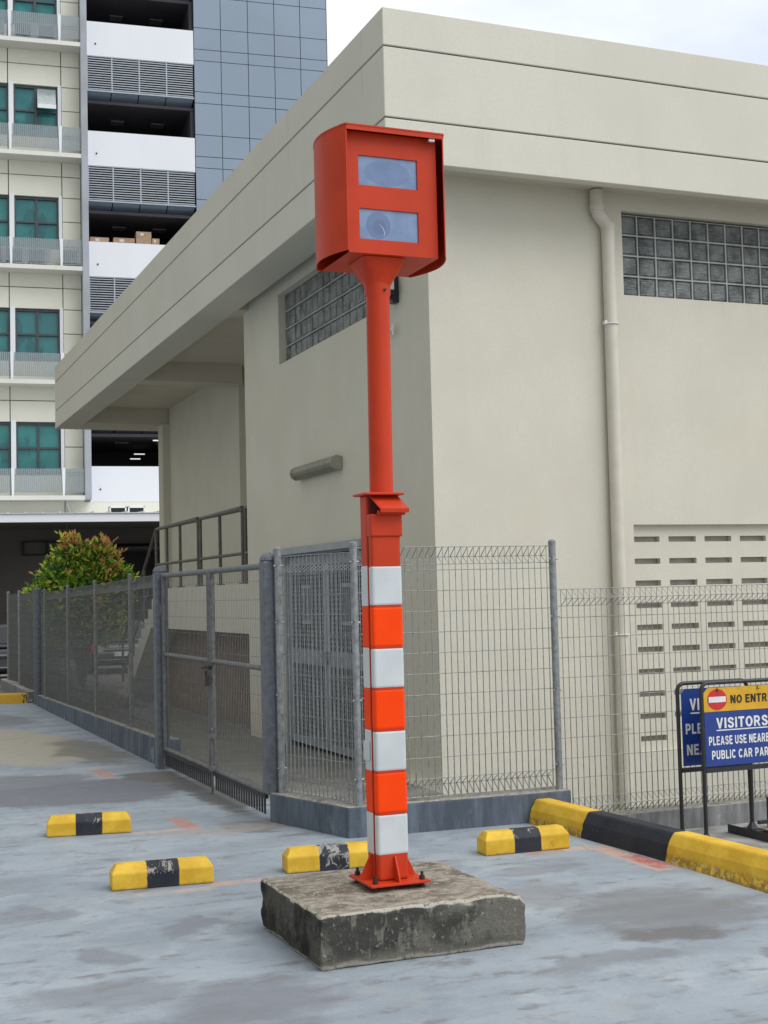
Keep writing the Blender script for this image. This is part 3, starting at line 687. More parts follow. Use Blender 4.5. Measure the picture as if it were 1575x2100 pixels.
# wall lamp
L = T('wall_lamp', 'long dusty tubular lamp fixed low on the shaded side wall', 'lamp', (XW, 13.8, 3.07))
mb = MB(); prof = [(XW - .005, 3.0), (XW - .005, 3.13), (XW - .06, 3.145), (XW - .115, 3.115), (XW - .13, 3.07), (XW - .11, 3.02), (XW - .06, 2.99)]
mb.extr(prof, 'y', 13.06, 14.36); mb.build('cover', M['lamp'], L, bevel=0.012)
for a in (13.04, 14.36):
    mb = MB(); mb.extr([(x_ - (0.006 if x_ < XW - .01 else 0), z_) for x_, z_ in prof], 'y', a - .01, a + .03); mb.build('end_cap', plain('lamp_end', (0.30, 0.28, 0.22), 0.5), L)
# floodlight on the wall behind the pole
L = T('floodlight', 'small black floodlight on a bracket on the cream wall behind the orange pole', 'floodlight', (XW, 11.5, 4.55))
mb = MB(); mb.box(XW - .20, XW - .07, 11.36, 11.62, 4.46, 4.60); mb.build('body', M['black'], L, bevel=0.015)
mb = MB(); mb.box(XW - .07, XW - .005, 11.42, 11.52, 4.40, 4.74); mb.tube([(XW - .03, 11.55, 4.70), (XW - .10, 11.56, 4.60)], 0.012, 6); mb.build('bracket', M['black'], L)
mb = MB(); mb.box(XW - .19, XW - .08, 11.345, 11.358, 4.50, 4.585); mb.build('lens', M['whiteplastic'], L)
L = T('wall_clip', 'tiny white pipe stub on the wall below the floodlight', 'pipe clip', (XW, 11.5, 4.15))
mb = MB(); mb.tube([(XW, 11.62, 4.16), (XW - .05, 11.62, 4.16), (XW - .055, 11.45, 4.155)], 0.012, 6); mb.tube([(XW - .055, 11.46, 4.20), (XW - .055, 11.46, 4.10)], 0.010, 6)
mb.build('stub', M['whiteplastic'], L)

# ------------------------------------------------------------------ mesh fences
def brc(mb, p0, p1, z0, z1, nrm, r=0.0027, sp=0.05, hs=0.15, roll=True, n=4):
    p0 = Vector((*p0, 0)); p1 = Vector((*p1, 0)); d = p1 - p0; ln = d.length; d.normalize(); N = Vector((*nrm, 0))
    g0, g1 = (z0, z1) if not isinstance(z0, tuple) else (None, None)
    za = lambda f: z0 if not isinstance(z0, tuple) else z0[0] + (z0[1] - z0[0]) * f
    zb = lambda f: z1 if not isinstance(z1, tuple) else z1[0] + (z1[1] - z1[0]) * f
    cnt = int(ln / sp)
    for i in range(cnt + 1):
        f = (i + 0.5) * sp / ln
        if f > 1: break
        q = p0 + d * (f * ln); a, b_ = za(f), zb(f)
        P = lambda o, z_: (q.x + N.x * o, q.y + N.y * o, z_)
        if roll: path = [P(0, a + .125), P(.085, a + .07), P(0, a), P(0, b_), P(.085, b_ - .07), P(0, b_ - .125)]
        else: path = [P(0, a), P(0, b_)]
        mb.tube(path, r, n, cap=False)
    hz = [0.0, 0.125] if roll else [0.02]
    h = 0.125 + 0.0
    while h + hs < zb(0) - za(0) - (0.14 if roll else 0.02): h += hs; hz.append(h)
    lst = [(x, 0) for x in hz] + ([(.07, .085)] if roll else [])
    for (x, o) in lst:
        mb.tube([(p0.x + N.x * o, p0.y + N.y * o, za(0) + x), (p1.x + N.x * o, p1.y + N.y * o, za(1) + x)], r * 1.1, n, cap=False)
    if roll:
        for (x, o) in ((0, 0), (.07, .085), (.125, 0)):
            mb.tube([(p0.x + N.x * o, p0.y + N.y * o, zb(0) - x), (p1.x + N.x * o, p1.y + N.y * o, zb(1) - x)], r * 1.1, n, cap=False)
def post(mb, x, y, z0, z1, r=0.027):
    mb.cyl((x, y, z0), (x, y, z1), r, 14); mb.lathe((x, y, z1), [(r * 1.08, -0.02), (r * 1.08, 0.003), (r * 0.7, 0.014), (0.004, 0.018)], 14)

# low wall plinths
F1 = T('low_wall', 'dark blue-grey painted low wall under the front mesh fence', 'low wall', (3.31, 8.94, 0))
mb = MB(); mb.prism([(3.034, 9.908), (3.310, 8.938), (4.62, 8.868), (5.05, 8.865), (5.05, 9.11), (3.50, 9.17), (3.26, 9.93)], -0.05, 0.215)
mb.build('plinth', M['plinth'], F1, bevel=0.012)
F2 = T('low_wall', 'long dark grey kerb wall running away under the left mesh fence', 'low wall', (3.05, 13.7, 0))
mb = MB()
fx = lambda y: 3.045 + 0.022 * (y - 13.6)
mb.hexa([(fx(13.68) - .0, 13.68, -.1), (fx(13.68) + .22, 13.68, -.1), (fx(24.7) + .22, 24.7, -.3), (fx(24.7), 24.7, -.3)],
        [(fx(13.68) + .01, 13.68, .27), (fx(13.68) + .21, 13.68, .27), (fx(24.7) + .21, 24.7, .05), (fx(24.7) + .01, 24.7, .05)])
mb.build('plinth', M['plinth'], F2, bevel=0.012)
F3 = T('low_wall', 'short grey kerb block at the far left end of the mesh fence', 'low wall', (3.3, 25.7, -0.15))
mb = MB(); mb.hexa([(3.25, 25.6, -.3), (3.52, 25.6, -.3), (3.72, 31.5, -.35), (3.40, 31.5, -.35)], [(3.25, 25.6, .06), (3.52, 25.6, .06), (3.72, 31.5, .0), (3.40, 31.5, .0)])
mb.build('plinth', M['rawwall'], F3, bevel=0.012)
F4 = T('low_wall', 'rough bare concrete strip under the lower right mesh fence', 'low wall', (8, 8.95, -0.16))
mb = MB(); mb.box(5.051, 14.0, 8.86, 9.10, -0.22, 0.0); mb.build('plinth', M['rawwall'], F4, bevel=0.01)

FA = T('mesh_fence', 'tall galvanised mesh fence turning the corner behind the orange pole', 'fence', (3.4, 8.97, 0.215))
c0 = (3.12, 9.86); c1 = (3.402, 8.965); c2 = (4.985, 8.925)
dv = Vector((c1[0] - c0[0], c1[1] - c0[1])).normalized(); nv = (-dv.y, dv.x)
mb = MB(); brc(mb, c0, c1, 0.232, 2.0, nv); mb.build('mesh_panel', M['galv'], FA)
mb = MB(); brc(mb, (3.42, 8.975), (4.98, 8.945), 0.238, 2.03, (0, 1)); mb.build('mesh_panel', M['wire'], FA)
for (x, y) in (c0, c1, (4.99, 8.935)):
    mb = MB(); post(mb, x, y, 0.20, 2.06)
    for z_ in (0.40, 0.95, 1.5, 1.93):
        mb.cyl((x - .035, y - .012, z_), (x + .035, y - .012, z_), 0.008, 6)
        mb.cyl((x - .012, y - .036, z_ + .015), (x - .012, y + .02, z_ + .015), 0.008, 6)
    mb.build('post', M['galv'], FA, smooth=True)
FB = T('mesh_fence', 'lower galvanised mesh fence on the right, behind the blue signs', 'fence', (5.05, 8.93, 0))
for (a, b_) in ((5.03, 7.4), (7.46, 9.85), (9.9, 12.3)):
    mb = MB(); brc(mb, (a, 8.94), (b_, 8.94), 0.012, 1.70, (0, -1)); mb.build('mesh_panel', M['wire'], FB)
for x in (7.43, 9.875):
    mb = MB(); post(mb, x, 8.96, -0.02, 1.78); mb.build('post', M['galv'], FB, smooth=True)

FC = T('mesh_fence', 'long receding mesh fence on the left between the gate and the far end', 'fence', (3.05, 13.7, 0.2))
PY = [15.68, 18.31, 21.03, 23.97]
seg = [13.72] + PY + [24.6]
zlow = lambda y: 0.27 - 0.02 * (y - 13.68)
ztop = lambda y: 2.0 - 0.010 * (y - 13.7)
for a, b_ in zip(seg[:-1], seg[1:]):
    mb = MB(); brc(mb, (fx(a) + .07, a + .03), (fx(b_) + .07, b_ - .03), (zlow(a) + .01, zlow(b_) + .01), (ztop(a) - .04, ztop(b_) - .04), (1, 0), r=0.0021, n=3)
    mb.build('mesh_panel', M['wiredark'], FC)
for y in PY:
    mb = MB(); post(mb, fx(y) + .07, y, zlow(y) - .03, ztop(y) + .01, 0.025); mb.build('post', M['wiredark'], FC, smooth=True)
FD = T('mesh_fence', 'far end section of mesh fence at the left edge', 'fence', (3.37, 25.7, -0.1))
for a, b_ in ((25.2, 28.27), (28.31, 30.65)):
    mb = MB(); brc(mb, (fx(a) + .07, a + .03), (fx(b_) + .07, b_ - .03), (0.08, 0.02), (1.89, 1.87), (1, 0), r=0.0021, n=3); mb.build('mesh_panel', M['wiredark'], FD)
for y, r_ in ((25.1, 0.075), (28.29, 0.03), (30.66, 0.03)):
    mb = MB(); post(mb, fx(y) + .07, y, -0.2, 1.93, r_); mb.build('post', M['gatepost'] if r_ > .05 else M['galv'], FD, smooth=True)

# gate
G = T('mesh_gate', 'closed double-leaf grey mesh gate between two thick domed posts', 'gate', (3.05, 11.7, 0))
for (x, y, zb_) in ((3.085, 9.965, 0.2), (3.05, 13.60, -0.05)):
    mb = MB(); mb.box(x - .065, x + .065, y - .065, y + .065, zb_, 1.97)
    mb.lathe((x, y, 1.97), [(0.074, 0), (0.074, 0.012), (0.066, 0.035), (0.045, 0.058), (0.005, 0.07)], 20)
    mb.build('gate_post', M['gatepost'], G, bevel=0.01)
for (a, b_) in ((10.06, 11.60), (11.70, 13.50)):
    mb = MB(); X = 3.06; r_ = 0.024
    mb.tube([(X, a, 0.2), (X, a, 1.93)], r_, 10); mb.tube([(X, b_, 0.2), (X, b_, 1.93)], r_, 10)
    mb.tube([(X, a, 1.935), (X, b_, 1.935)], r_ + .002, 10); mb.tube([(X, a, 1.145), (X, b_, 1.145)], r_ * .9, 10); mb.tube([(X, a, 0.2), (X, b_, 0.2)], r_, 10)
    lf = mb.build('gate_leaf', M['gateframe'], G, smooth=True)
    mb = MB(); brc(mb, (X + .02, a), (X + .02, b_), 0.2, 1.93, (1, 0), r=0.0018, roll=False, n=3); mb.build('mesh_infill', M['wiredark'], lf)
    mb = MB(); y = a + .04
    mb.box(X - .012, X + .012, a, b_, 0.150, 0.178)
    while y < b_ - .03: mb.hexa([(X - .006, y + .004, .03), (X + .006, y + .004, .03), (X + .006, y + .020, .03), (X - .006, y + .020, .03)], [(X - .006, y - .0, .15), (X + .006, y - .0, .15), (X + .006, y + .024, .15), (X - .006, y + .024, .15)]); y += 0.072
    mb.build('comb_strip', M['comb'], lf)
    for z_ in (0.45, 1.6):
        mb = MB(); yy = a if a < 11 else b_; mb.cyl((X - .02, yy + (-.045 if a < 11 else .045), z_ - .05), (X - .02, yy + (-.045 if a < 11 else .045), z_ + .05), 0.016, 8); mb.build('hinge', M['gateframe'], lf)
mb = MB(); mb.tube([(3.02, 11.56, 1.09), (3.0, 11.62, 1.10), (3.0, 11.75, 1.09)], 0.018, 8); mb.box(2.985, 3.02, 11.58, 11.64, 0.93, 1.02)
mb.tube([(3.0, 11.59, 1.02), (3.0, 11.59, 1.06), (3.0, 11.63, 1.06), (3.0, 11.63, 1.02)], 0.006, 6); mb.build('padlock', M['steeldark'], G)
mb = MB(); mb.cyl((3.02, 11.53, -0.0), (3.02, 11.53, 0.56), 0.011, 8); mb.tube([(3.02, 11.53, 0.56), (3.0, 11.45, 0.57)], 0.012, 8)
for z_ in (0.22, 0.5): mb.box(3.0, 3.05, 11.50, 11.56, z_ - .02, z_ + .02)
mb.build('drop_bolt', M['gateframe'], G)

# ------------------------------------------------------------------ kerb and wheel stops
mb = MB()
kx = lambda y: 4.685 + 0.052 * (8.9 - y)
prof = [(0, -.05), (-0.012, 0.0), (0.012, 0.10), (0.055, 0.172), (0.17, 0.172), (0.22, 0.11), (0.235, -.2)]
yk = [8.862, 8.0, 7.2, 6.4, 5.4, 4.3]
vs = [(kx(y) + px, y, pz) for y in yk for px, pz in prof]; n_ = len(prof)
fs = [(i * n_ + j, (i + 1) * n_ + j, (i + 1) * n_ + (j + 1) % n_, i * n_ + (j + 1) % n_) for i in range(len(yk) - 1) for j in range(n_)]
fs += [tuple(range(n_)), tuple(reversed(range((len(yk) - 1) * n_, len(yk) * n_)))]
mb.add(vs, fs)
o = mb.build('painted_kerb', M['kerb'], bevel=0.014); tag(center(o, (4.75, 7.5, 0)), 'long yellow kerb with one black section running to the low wall on the right', 'kerb')
mb = MB(); mb.hexa([(2.2, 26.0, -.2), (3.25, 25.7, -.2), (3.45, 26.0, -.2), (2.4, 26.3, -.2)], [(2.22, 26.02, .02), (3.24, 25.72, .02), (3.43, 25.98, .02), (2.42, 26.26, .02)])
t = NT('chipped_yellow'); q_ = t.noise(t.pos, 7, 6, 0.7).outputs['Fac']
o = mb.build('painted_kerb', t.fin(t.mix(t.ramp(q_, 0.58, 0.62), (0.60, 0.35, 0.02), (0.05, 0.045, 0.04)), 0.6), bevel=0.02); tag(center(o, (2.8, 26, -.15)), 'short chipped yellow kerb far off at the left edge by the fence end', 'kerb')

def wheel_stop(cx_, cy_, rz, label, chip, seed, half=0.095, L=0.60, H=0.145, W=0.15):
    mb = MB(); l2, w2 = L / 2, W / 2
    h1 = H * 0.67; cxh, cyh = 0.030, 0.038
    bot = [(-l2, -w2, 0), (l2, -w2, 0), (l2, w2, 0), (-l2, w2, 0)]; mid = [(-l2, -w2, h1), (l2, -w2, h1), (l2, w2, h1), (-l2, w2, h1)]
    top = [(-l2 + cxh, -w2 + cyh, H), (l2 - cxh, -w2 + cyh, H), (l2 - cxh, w2 - cyh, H), (-l2 + cxh, w2 - cyh, H)]
    mb.add(bot + mid + top, [(3, 2, 1, 0)] + [(i, (i + 1) % 4, 4 + (i + 1) % 4, 4 + i) for i in range(4)] + [(4 + i, 4 + (i + 1) % 4, 8 + (i + 1) % 4, 8 + i) for i in range(4)] + [(8, 9, 10, 11)])
    o = mb.build('wheel_stop', stop_mat('wheel_stop_paint', half, chip, seed), bevel=0.007)
    o.location = (cx_, cy_, 0.0); o.rotation_euler = (0, 0, rz)
    return tag(o, label, 'wheel stop', 'yellow and black wheel stops')
wheel_stop(1.71, 10.09, -0.16, 'yellow and black wheel stop farthest left, with pale scrawl on its black band', 0.68, 1.0)
wheel_stop(1.795, 8.075, -0.09, 'yellow and black wheel stop left of the concrete block, black band chipped along its edges', 0.65, 2.3)
wheel_stop(2.86, 8.045, -0.09, 'yellow and black wheel stop half hidden behind the pole, black band worn to bare grey', 0.55, 3.9)
wheel_stop(4.165, 7.965, -0.045, 'yellow and black wheel stop beside the long yellow kerb on the right', 0.66, 5.2)

# ------------------------------------------------------------------ concrete block
bm = bmesh.new(); bmesh.ops.create_cube(bm, size=1)
for v in bm.verts: v.co = Vector((v.co.x * 1.05, v.co.y * 0.935, (v.co.z + 0.5) * 0.252))
bmesh.ops.bevel(bm, geom=list(bm.edges), offset=0.016, segments=2, profile=0.6, affect='EDGES')
for _ in range(5): bmesh.ops.subdivide_edges(bm, edges=[e for e in bm.edges if e.calc_length() > 0.022], cuts=1, use_grid_fill=True)
bm.normal_update()
for v in bm.verts:
    q = v.co; n0 = mnoise.noise(q * 7) * 0.006 + mnoise.noise(q * 22) * 0.004 + mnoise.noise(q * 60) * 0.0022
    e = min(0.525 - abs(q.x), 0.06) ; e2 = min(0.4675 - abs(q.y), 0.06); e3 = min(0.252 - q.z, 0.06)
    near = sorted([e, e2, e3])[1]
    chipv = max(0, mnoise.noise(q * 16 + Vector((3, 1, 7)))) * 0.02 * max(0, 1 - near / 0.035)
    inw = Vector((-math.copysign(1, q.x) if e < .03 else 0, -math.copysign(1, q.y) if e2 < .03 else 0, -1 if e3 < .03 else 0))
    low = max(0, 0.05 - q.z) / 0.05
    v.co = q + v.normal * n0 + inw * chipv - Vector((math.copysign(1, q.x) if abs(q.x) > .50 else 0, math.copysign(1, q.y) if abs(q.y) > .45 else 0, 0)) * low * (0.010 + 0.010 * mnoise.noise(q * 5))
    if q.x > 0.4 and q.z > .19: v.co += Vector((-0.02, 0, -0.012)) * max(0, (q.z - .19) / .06) * max(0, (q.x - .4) / .09)
me = bpy.data.meshes.new('concrete_block'); bm.to_mesh(me); bm.free(); me.materials.append(M['block'])
me.polygons.foreach_set('use_smooth', [True] * len(me.polygons))
o = bpy.data.objects.new('concrete_block', me); C.objects.link(o); o.location = (2.551, 6.335, 0.0)
tag(o, 'low weathered concrete block with pale chipped edges under the orange pole', 'concrete block')

# ------------------------------------------------------------------ speed camera on its pole
K = T('speed_camera', 'orange-red speed camera box on a tall pole with orange and silver bands', 'speed camera', (2.56, 6.33, 0.255))
ZP = 0.275
mb = MB(); mb.box(2.398, 2.712, 6.175, 6.49, ZP, ZP + .013); mb.build('base_plate', M['orange'], K, bevel=0.003)
XL, XR, Y0, YB = 2.469, 2.628, 6.25, 6.40
ZS = 2.195
mb = MB(); mb.box(XL, XR, 6.314, YB, ZP + .013, ZS); pole = mb.build('square_post', M['orange'], K, bevel=0.006)
mb = MB(); mb.box(XL + .014, XR - .014, 6.300, 6.3138, ZP + .013, ZS); mb.build('seam_strip', M['seam'], pole)
mb = MB(); mb.box(XL, XR, Y0, 6.300, ZP + .013, 2.065); cov = mb.build('front_cover', M['orange'], K, bevel=0.014, seg=3)
zz = 0.409; cols = ['tape_g', 'tape_o'] * 4
for i in range(7):
    z1_ = zz + 0.2047
    e_ = 0.0025
    mb = MB()
    mb.box(XL - e_, XR + e_, Y0 - e_, 6.2985, zz + .0004, z1_ - .0004)
    bd = mb.build('reflective_band', M[cols[i]], cov, bevel=0.0145, seg=3)
    mb = MB(); mb.box(XL - e_, XR + e_, 6.3155, YB + e_, zz + .0004, z1_ - .0004); mb.build('reflective_band', M[cols[i]], pole, bevel=0.006)
    zz = z1_
# latch box on left flank
mb = MB(); mb.box(XL - .014, XL - .003, 6.322, 6.39, 0.87, 0.965); mb.build('latch_plate', M['tape_g'], pole, bevel=0.003)
# collar at the head of the cover, hood, lock
mb = MB(); mb.box(XL - .006, XR + .008, Y0 - .010, 6.302, 1.985, 2.098); mb.build('cover_head', M['orange'], cov, bevel=0.008)
mb = MB(); mb.cyl((2.50, Y0 - .018, 2.104), (2.645, Y0 - .018, 2.104), 0.0125, 10); mb.build('lock_bar', M['orange'], cov, smooth=True)
mb = MB(); mb.hexa([(2.483, 6.302, 2.19), (2.638, 6.302, 2.19), (2.652, 6.190, 2.116), (2.497, 6.190, 2.116)], [(2.483, 6.302, 2.197), (2.638, 6.302, 2.197), (2.652, 6.185, 2.123), (2.497, 6.185, 2.123)])
mb.hexa([(2.497, 6.188, 2.102), (2.652, 6.188, 2.102), (2.652, 6.192, 2.102), (2.497, 6.192, 2.102)], [(2.497, 6.186, 2.1225), (2.652, 6.186, 2.1225), (2.652, 6.190, 2.1225), (2.497, 6.190, 2.1225)])
mb.build('rain_hood', M['orange'], K, bevel=0.002)
mb = MB(); mb.box(XL - .03, XR + .022, 6.240, YB + .02, ZS, ZS + .012); mb.build('cap_plate', M['orange'], K, bevel=0.003)
# gussets, anchor bolts
zg = ZP + .0135
for (p_, q_) in (((2.552, Y0, 0), (0, -1)), ((2.552, YB, 0), (0, 1)), ((XL, 6.34, 0), (-1, 0)), ((XR, 6.34, 0), (1, 0))):
    ox, oy = q_; tx, ty = -oy, ox; h = 0.004; a_ = 0.068
    def pt(d, z_, s_): return (p_[0] + ox * d + tx * h * s_, p_[1] + oy * d + ty * h * s_, z_)
    mb = MB(); mb.hexa([pt(-.002, zg, -1), pt(a_, zg, -1), pt(a_ - .01, zg + .03, -1), pt(.012, zg + .118, -1), pt(-.002, zg + .118, -1)],
                       [pt(-.002, zg, 1), pt(a_, zg, 1), pt(a_ - .01, zg + .03, 1), pt(.012, zg + .118, 1), pt(-.002, zg + .118, 1)])
    mb.build('gusset', M['orange'], K)
for (x, y) in ((2.432, 6.21), (2.68, 6.21), (2.432, 6.455), (2.68, 6.455)):
    mb = MB(); mb.cyl((x, y, 0.232), (x, y, 0.326), 0.008, 8); mb.cyl((x, y, zg + .001), (x, y, zg + .018), 0.015, 6); mb.cyl((x, y, 0.249), (x, y, 0.262), 0.015, 6)
    mb.build('anchor_bolt', M['steeldark'], K)
# round pole and flared bracket
mb = MB(); mb.cyl((2.566, 6.34, ZS + .012), (2.572, 6.34, 3.30), 0.0605, 36); mb.build('round_pole', M['orange'], K, smooth=True)
mb = MB(); cx_, cy_ = 2.575, 6.35
n_ = 32; rings = []
for f_, z_ in ((0, 3.225), (0, 3.262), (0.0, 3.275), (0.35, 3.315), (0.7, 3.36), (1.0, 3.402)):
    rr_ = []
    for i in range(n_):
        a_ = 6.28318 * (i + .5) / n_; cr_, sr_ = math.cos(a_), math.sin(a_); base = 0.067
        sq = 0.120 / max(abs(cr_), abs(sr_)); sq = min(sq, 0.158); rad = base + (sq - base) * f_
        rr_.append((cx_ + cr_ * rad, cy_ + sr_ * rad, z_))
    rings.append(rr_)
vs = [q for g_ in rings for q in g_]; fs = [(i * n_ + j, i * n_ + (j + 1) % n_, (i + 1) * n_ + (j + 1) % n_, (i + 1) * n_ + j) for i in range(len(rings) - 1) for j in range(n_)]
fs += [tuple(range(n_)), tuple(reversed(range(5 * n_, 6 * n_)))]
mb.add(vs, fs); fb = mb.build('flared_bracket', M['orange'], K, smooth=True)
mb = MB(); mb.cyl((2.585, 6.265, 3.245), (2.587, 6.282, 3.245), 0.006, 8); mb.build('grub_screw', M['seam'], fb)
# camera housing: flat inner case, curved outer cover with roof
x0, x1, yf, yb, zb_, zt_ = 2.343, 2.876, 6.15, 6.615, 3.405, 4.035
H = T('camera_head', '', '', (0, 0, 0)); bpy.data.objects.remove(H)
mb = MB(); mb.wall(lambda u, v, d: (u, yf + .048 + d, v), x0 + .022, x1 - .022, zb_, zt_ - .012, [(2.426, 2.748, 3.752, 3.905), (2.426, 2.748, 3.478, 3.634)], 0.012)
mb.add([(x0 + .022, yf + .048, zb_), (x1 - .022, yf + .048, zb_), (x1 - .022, yb - .004, zb_), (x0 + .022, yb - .004, zb_)], [(0, 1, 2, 3)])
mb.box(x0 + .022, x1 - .022, yb - .02, yb - .004, zb_ + .0005, zt_ - .012)
head = mb.build('camera_case', M['orange'], K, weld=True)
prof = []
for i in range(13):
    f_ = i / 12; prof.append((yf + (yb - yf) * f_, 0.062 * math.sin(math.pi * min(1, f_)) ** 0.9))
mb = MB(); th = 0.006
for sgn, xe in ((-1, x0), (1, x1)):
    outer = [(xe + sgn * b_, y) for y, b_ in prof]; inner = [(xe + sgn * (b_ - th) , y) for y, b_ in prof]
    n_ = len(prof)
    zlo = zb_ - .002
    vs = [(x, y, zlo) for x, y in outer] + [(x, y, zt_ + .0) for x, y in outer] + [(x, y, zlo) for x, y in inner] + [(x, y, zt_ + .0) for x, y in inner]
    fs = []
    for i in range(n_ - 1):
        fs += [(i, i + 1, n_ + i + 1, n_ + i), (2 * n_ + i, 3 * n_ + i, 3 * n_ + i + 1, 2 * n_ + i + 1), (i, 2 * n_ + i, 2 * n_ + i + 1, i + 1)]
    fs += [(0, n_, 3 * n_, 2 * n_), (n_ - 1, 3 * n_ - 1, 4 * n_ - 1, 2 * n_ - 1)]
    mb.add(vs, fs)
# roof sheet following the bulge
poly = [(x0 - b_ - .002, y) for y, b_ in prof] + [(x1 + b_ + .002, y) for y, b_ in reversed(prof)]
poly = [(x, y - (0.006 if y < yf + .01 else 0)) for x, y in poly]
mb.prism(poly, zt_, zt_ + .008)
mb.box(x0 + .0, x1 - .0, yb - .004, yb, zb_ + .0, zt_)
mb.build('outer_cover', M['orange'], K, smooth=True)
mb = MB(); mb.box(x0 + .004, x1 - .004, yf - .004, yf + .002, zt_ - .022, zt_ - .0005); mb.box(2.805, 2.832, yf + .004, yf + .018, zt_ - .032, zt_ - .0225)
mb.build('roof_lip', M['orange'], K)
mb = MB(); mb.box(2.80, 2.83, yf - .001 + .004, yf + .02, zt_ - .036, zt_ - .024); mb.build('seal_tag', M['whiteplastic'], K)
for (z0_, z1_) in ((3.752, 3.905), (3.478, 3.634)):
    mb = MB(); mb.box(2.4262, 2.7478, yf + .057, yf + .064, z0_ + .0002, z1_ - .0002); wn = mb.build('camera_window', M['camglass'], head)
    if z0_ < 3.6:
        mb = MB(); mb.tube([(2.512 + .05 * math.cos(R(a_)), yf + .0565, z0_ + .036 + .05 * math.sin(R(a_))) for a_ in range(-20, 72, 8)], [0.0004, .001, .0016, .002, .002, .002, .002, .002, .0016, .001, .0007, .0004][:12], 6); mb.build('lens_glint', M['lensglint'], wn)  # tapered pale arc: a glint on the lens modelled as geometry

# ------------------------------------------------------------------ signs
def sign_frame(x0_, x1_, y, zt_, zm_, zb_, label, tilt):
    s_ = T('standing_sign', label, 'sign', (x0_, y, zb_))
    r_ = 0.0145; rad = 0.055
    path = [(x0_, y, zb_), (x0_, y, zt_ - rad)]
    for a_ in range(15, 91, 15): path.append((x0_ + rad - rad * math.cos(R(a_)), y, zt_ - rad + rad * math.sin(R(a_))))
    for a_ in range(0, 91, 15): path.append((x1_ - rad + rad * math.sin(R(a_)), y, zt_ - rad + rad * math.cos(R(a_))))
    path += [(x1_, y, zt_ - rad), (x1_, y, zb_)]
    mb = MB(); mb.tube(path, r_, 12); fr = mb.build('frame', M['frameblack'], s_, smooth=True)
    mb = MB(); mb.box(x0_ + .01, x1_ - .01, y - .015, y + .015, zm_ - .016, zm_ + .016); mb.build('crossbar', M['frameblack'], fr)
    for x in (x0_, x1_):
        mb = MB(); mb.hexa([(x - .03, y - .03, zb_), (x + .03, y - .03, zb_), (x + .03, y + .03, zb_), (x - .03, y + .03, zb_)], [(x - .012, y - .012, zb_ + .05), (x + .012, y - .012, zb_ + .05), (x + .012, y + .012, zb_ + .05), (x - .012, y + .012, zb_ + .05)])
        mb.build('foot', M['frameblack'], fr)
    s_.rotation_euler = (0, tilt, 0)
    return s_
def panel(s_, x0_, x1_, y, z0_, z1_, split=None):
    ch = 0.035
    zt2 = z1_
    mb = MB(); mb.extr([(x0_, z0_), (x1_, z0_), (x1_, zt2 - ch), (x1_ - ch, zt2), (x0_ + ch, zt2), (x0_, zt2 - ch)] if not split else [(x0_, z0_), (x1_, z0_), (x1_, split), (x0_, split)], 'y', y, y + .004)
    p_ = mb.build('sign_panel', M['blue'], s_)
    if split:
        mb = MB(); mb.extr([(x0_, split + .003), (x1_, split + .003), (x1_, zt2 - ch), (x1_ - ch, zt2), (x0_ + ch, zt2), (x0_, zt2 - ch)], 'y', y, y + .004); mb.build('yellow_header', M['signyellow'], p_)
        mb = MB(); mb.box(x0_ + .002, x1_ - .002, y + .0005, y + .003, split, split + .003); mb.build('dividing_line', M['signblack'], p_)
    return p_
ys_ = 8.1
s1 = sign_frame(5.690, 6.345, ys_, 1.008, 0.392, -0.095, 'front blue and yellow no-entry sign standing behind the kerb', 0.0)
p_ = panel(s1, 5.708, 6.328, ys_ - .004, 0.418, 0.972, 0.800)
yt = ys_ - .0062
mb = MB(); n_ = 40; mb.extr([(5.821 + .083 * math.cos(6.28318 * i / n_), 0.888 + .074 * math.sin(6.28318 * i / n_)) for i in range(n_)], 'y', yt, yt + .0015); rd = mb.build('no_entry_disc', M['signred'], p_)
mb = MB(); mb.box(5.748, 5.894, yt - .0015, yt - .0002, 0.868, 0.908); mb.build('white_bar', M['white'], rd)
text_mesh('lettering', 'NO ENTRY', 5.936, 6.308, 0.855, 0.914, yt, M['signblack'], p_, 0.035)
text_mesh('lettering', 'VISITORS', 5.806, 6.252, 0.682, 0.757, yt, M['white'], p_, 0.035)
mb = MB(); mb.box(5.806, 6.254, yt, yt + .001, 0.665, 0.673); mb.build('underline', M['white'], p_)
text_mesh('lettering', 'PLEASE USE NEARBY', 5.737, 6.300, 0.566, 0.628, yt, M['white'], p_, 0.035)
text_mesh('lettering', 'PUBLIC CAR PARK', 5.759, 6.290, 0.466, 0.528, yt, M['white'], p_, 0.035)
for x in (5.83, 6.18):
    mb = MB(); mb.tube([(x, ys_ - .008, 0.975), (x - .012, ys_ - .012, 0.962), (x - .012, ys_ - .012, 0.952), (x + .004, ys_ - .012, 0.95)], 0.003, 6); mb.build('hook', M['rust'], p_)
y2 = 8.33
s2 = sign_frame(5.647, 6.258, y2, 0.996, 0.372, -0.095, 'plain blue sign mostly hidden behind the front no-entry sign', 0.0)
p_ = panel(s2, 5.676, 6.23, y2 - .004, 0.400, 0.955)
yt = y2 - .0062
text_mesh('lettering', 'VISITORS', 5.746, 6.17, 0.797, 0.882, yt, M['white'], p_, 0.035)
mb = MB(); mb.box(5.75, 6.17, yt, yt + .001, 0.772, 0.782); mb.build('underline', M['white'], p_)
text_mesh('lettering', 'PLEASE USE', 5.703, 6.20, 0.628, 0.703, yt, M['white'], p_, 0.035)
text_mesh('lettering', 'NEARBY', 5.707, 6.06, 0.476, 0.553, yt, M['white'], p_, 0.035)
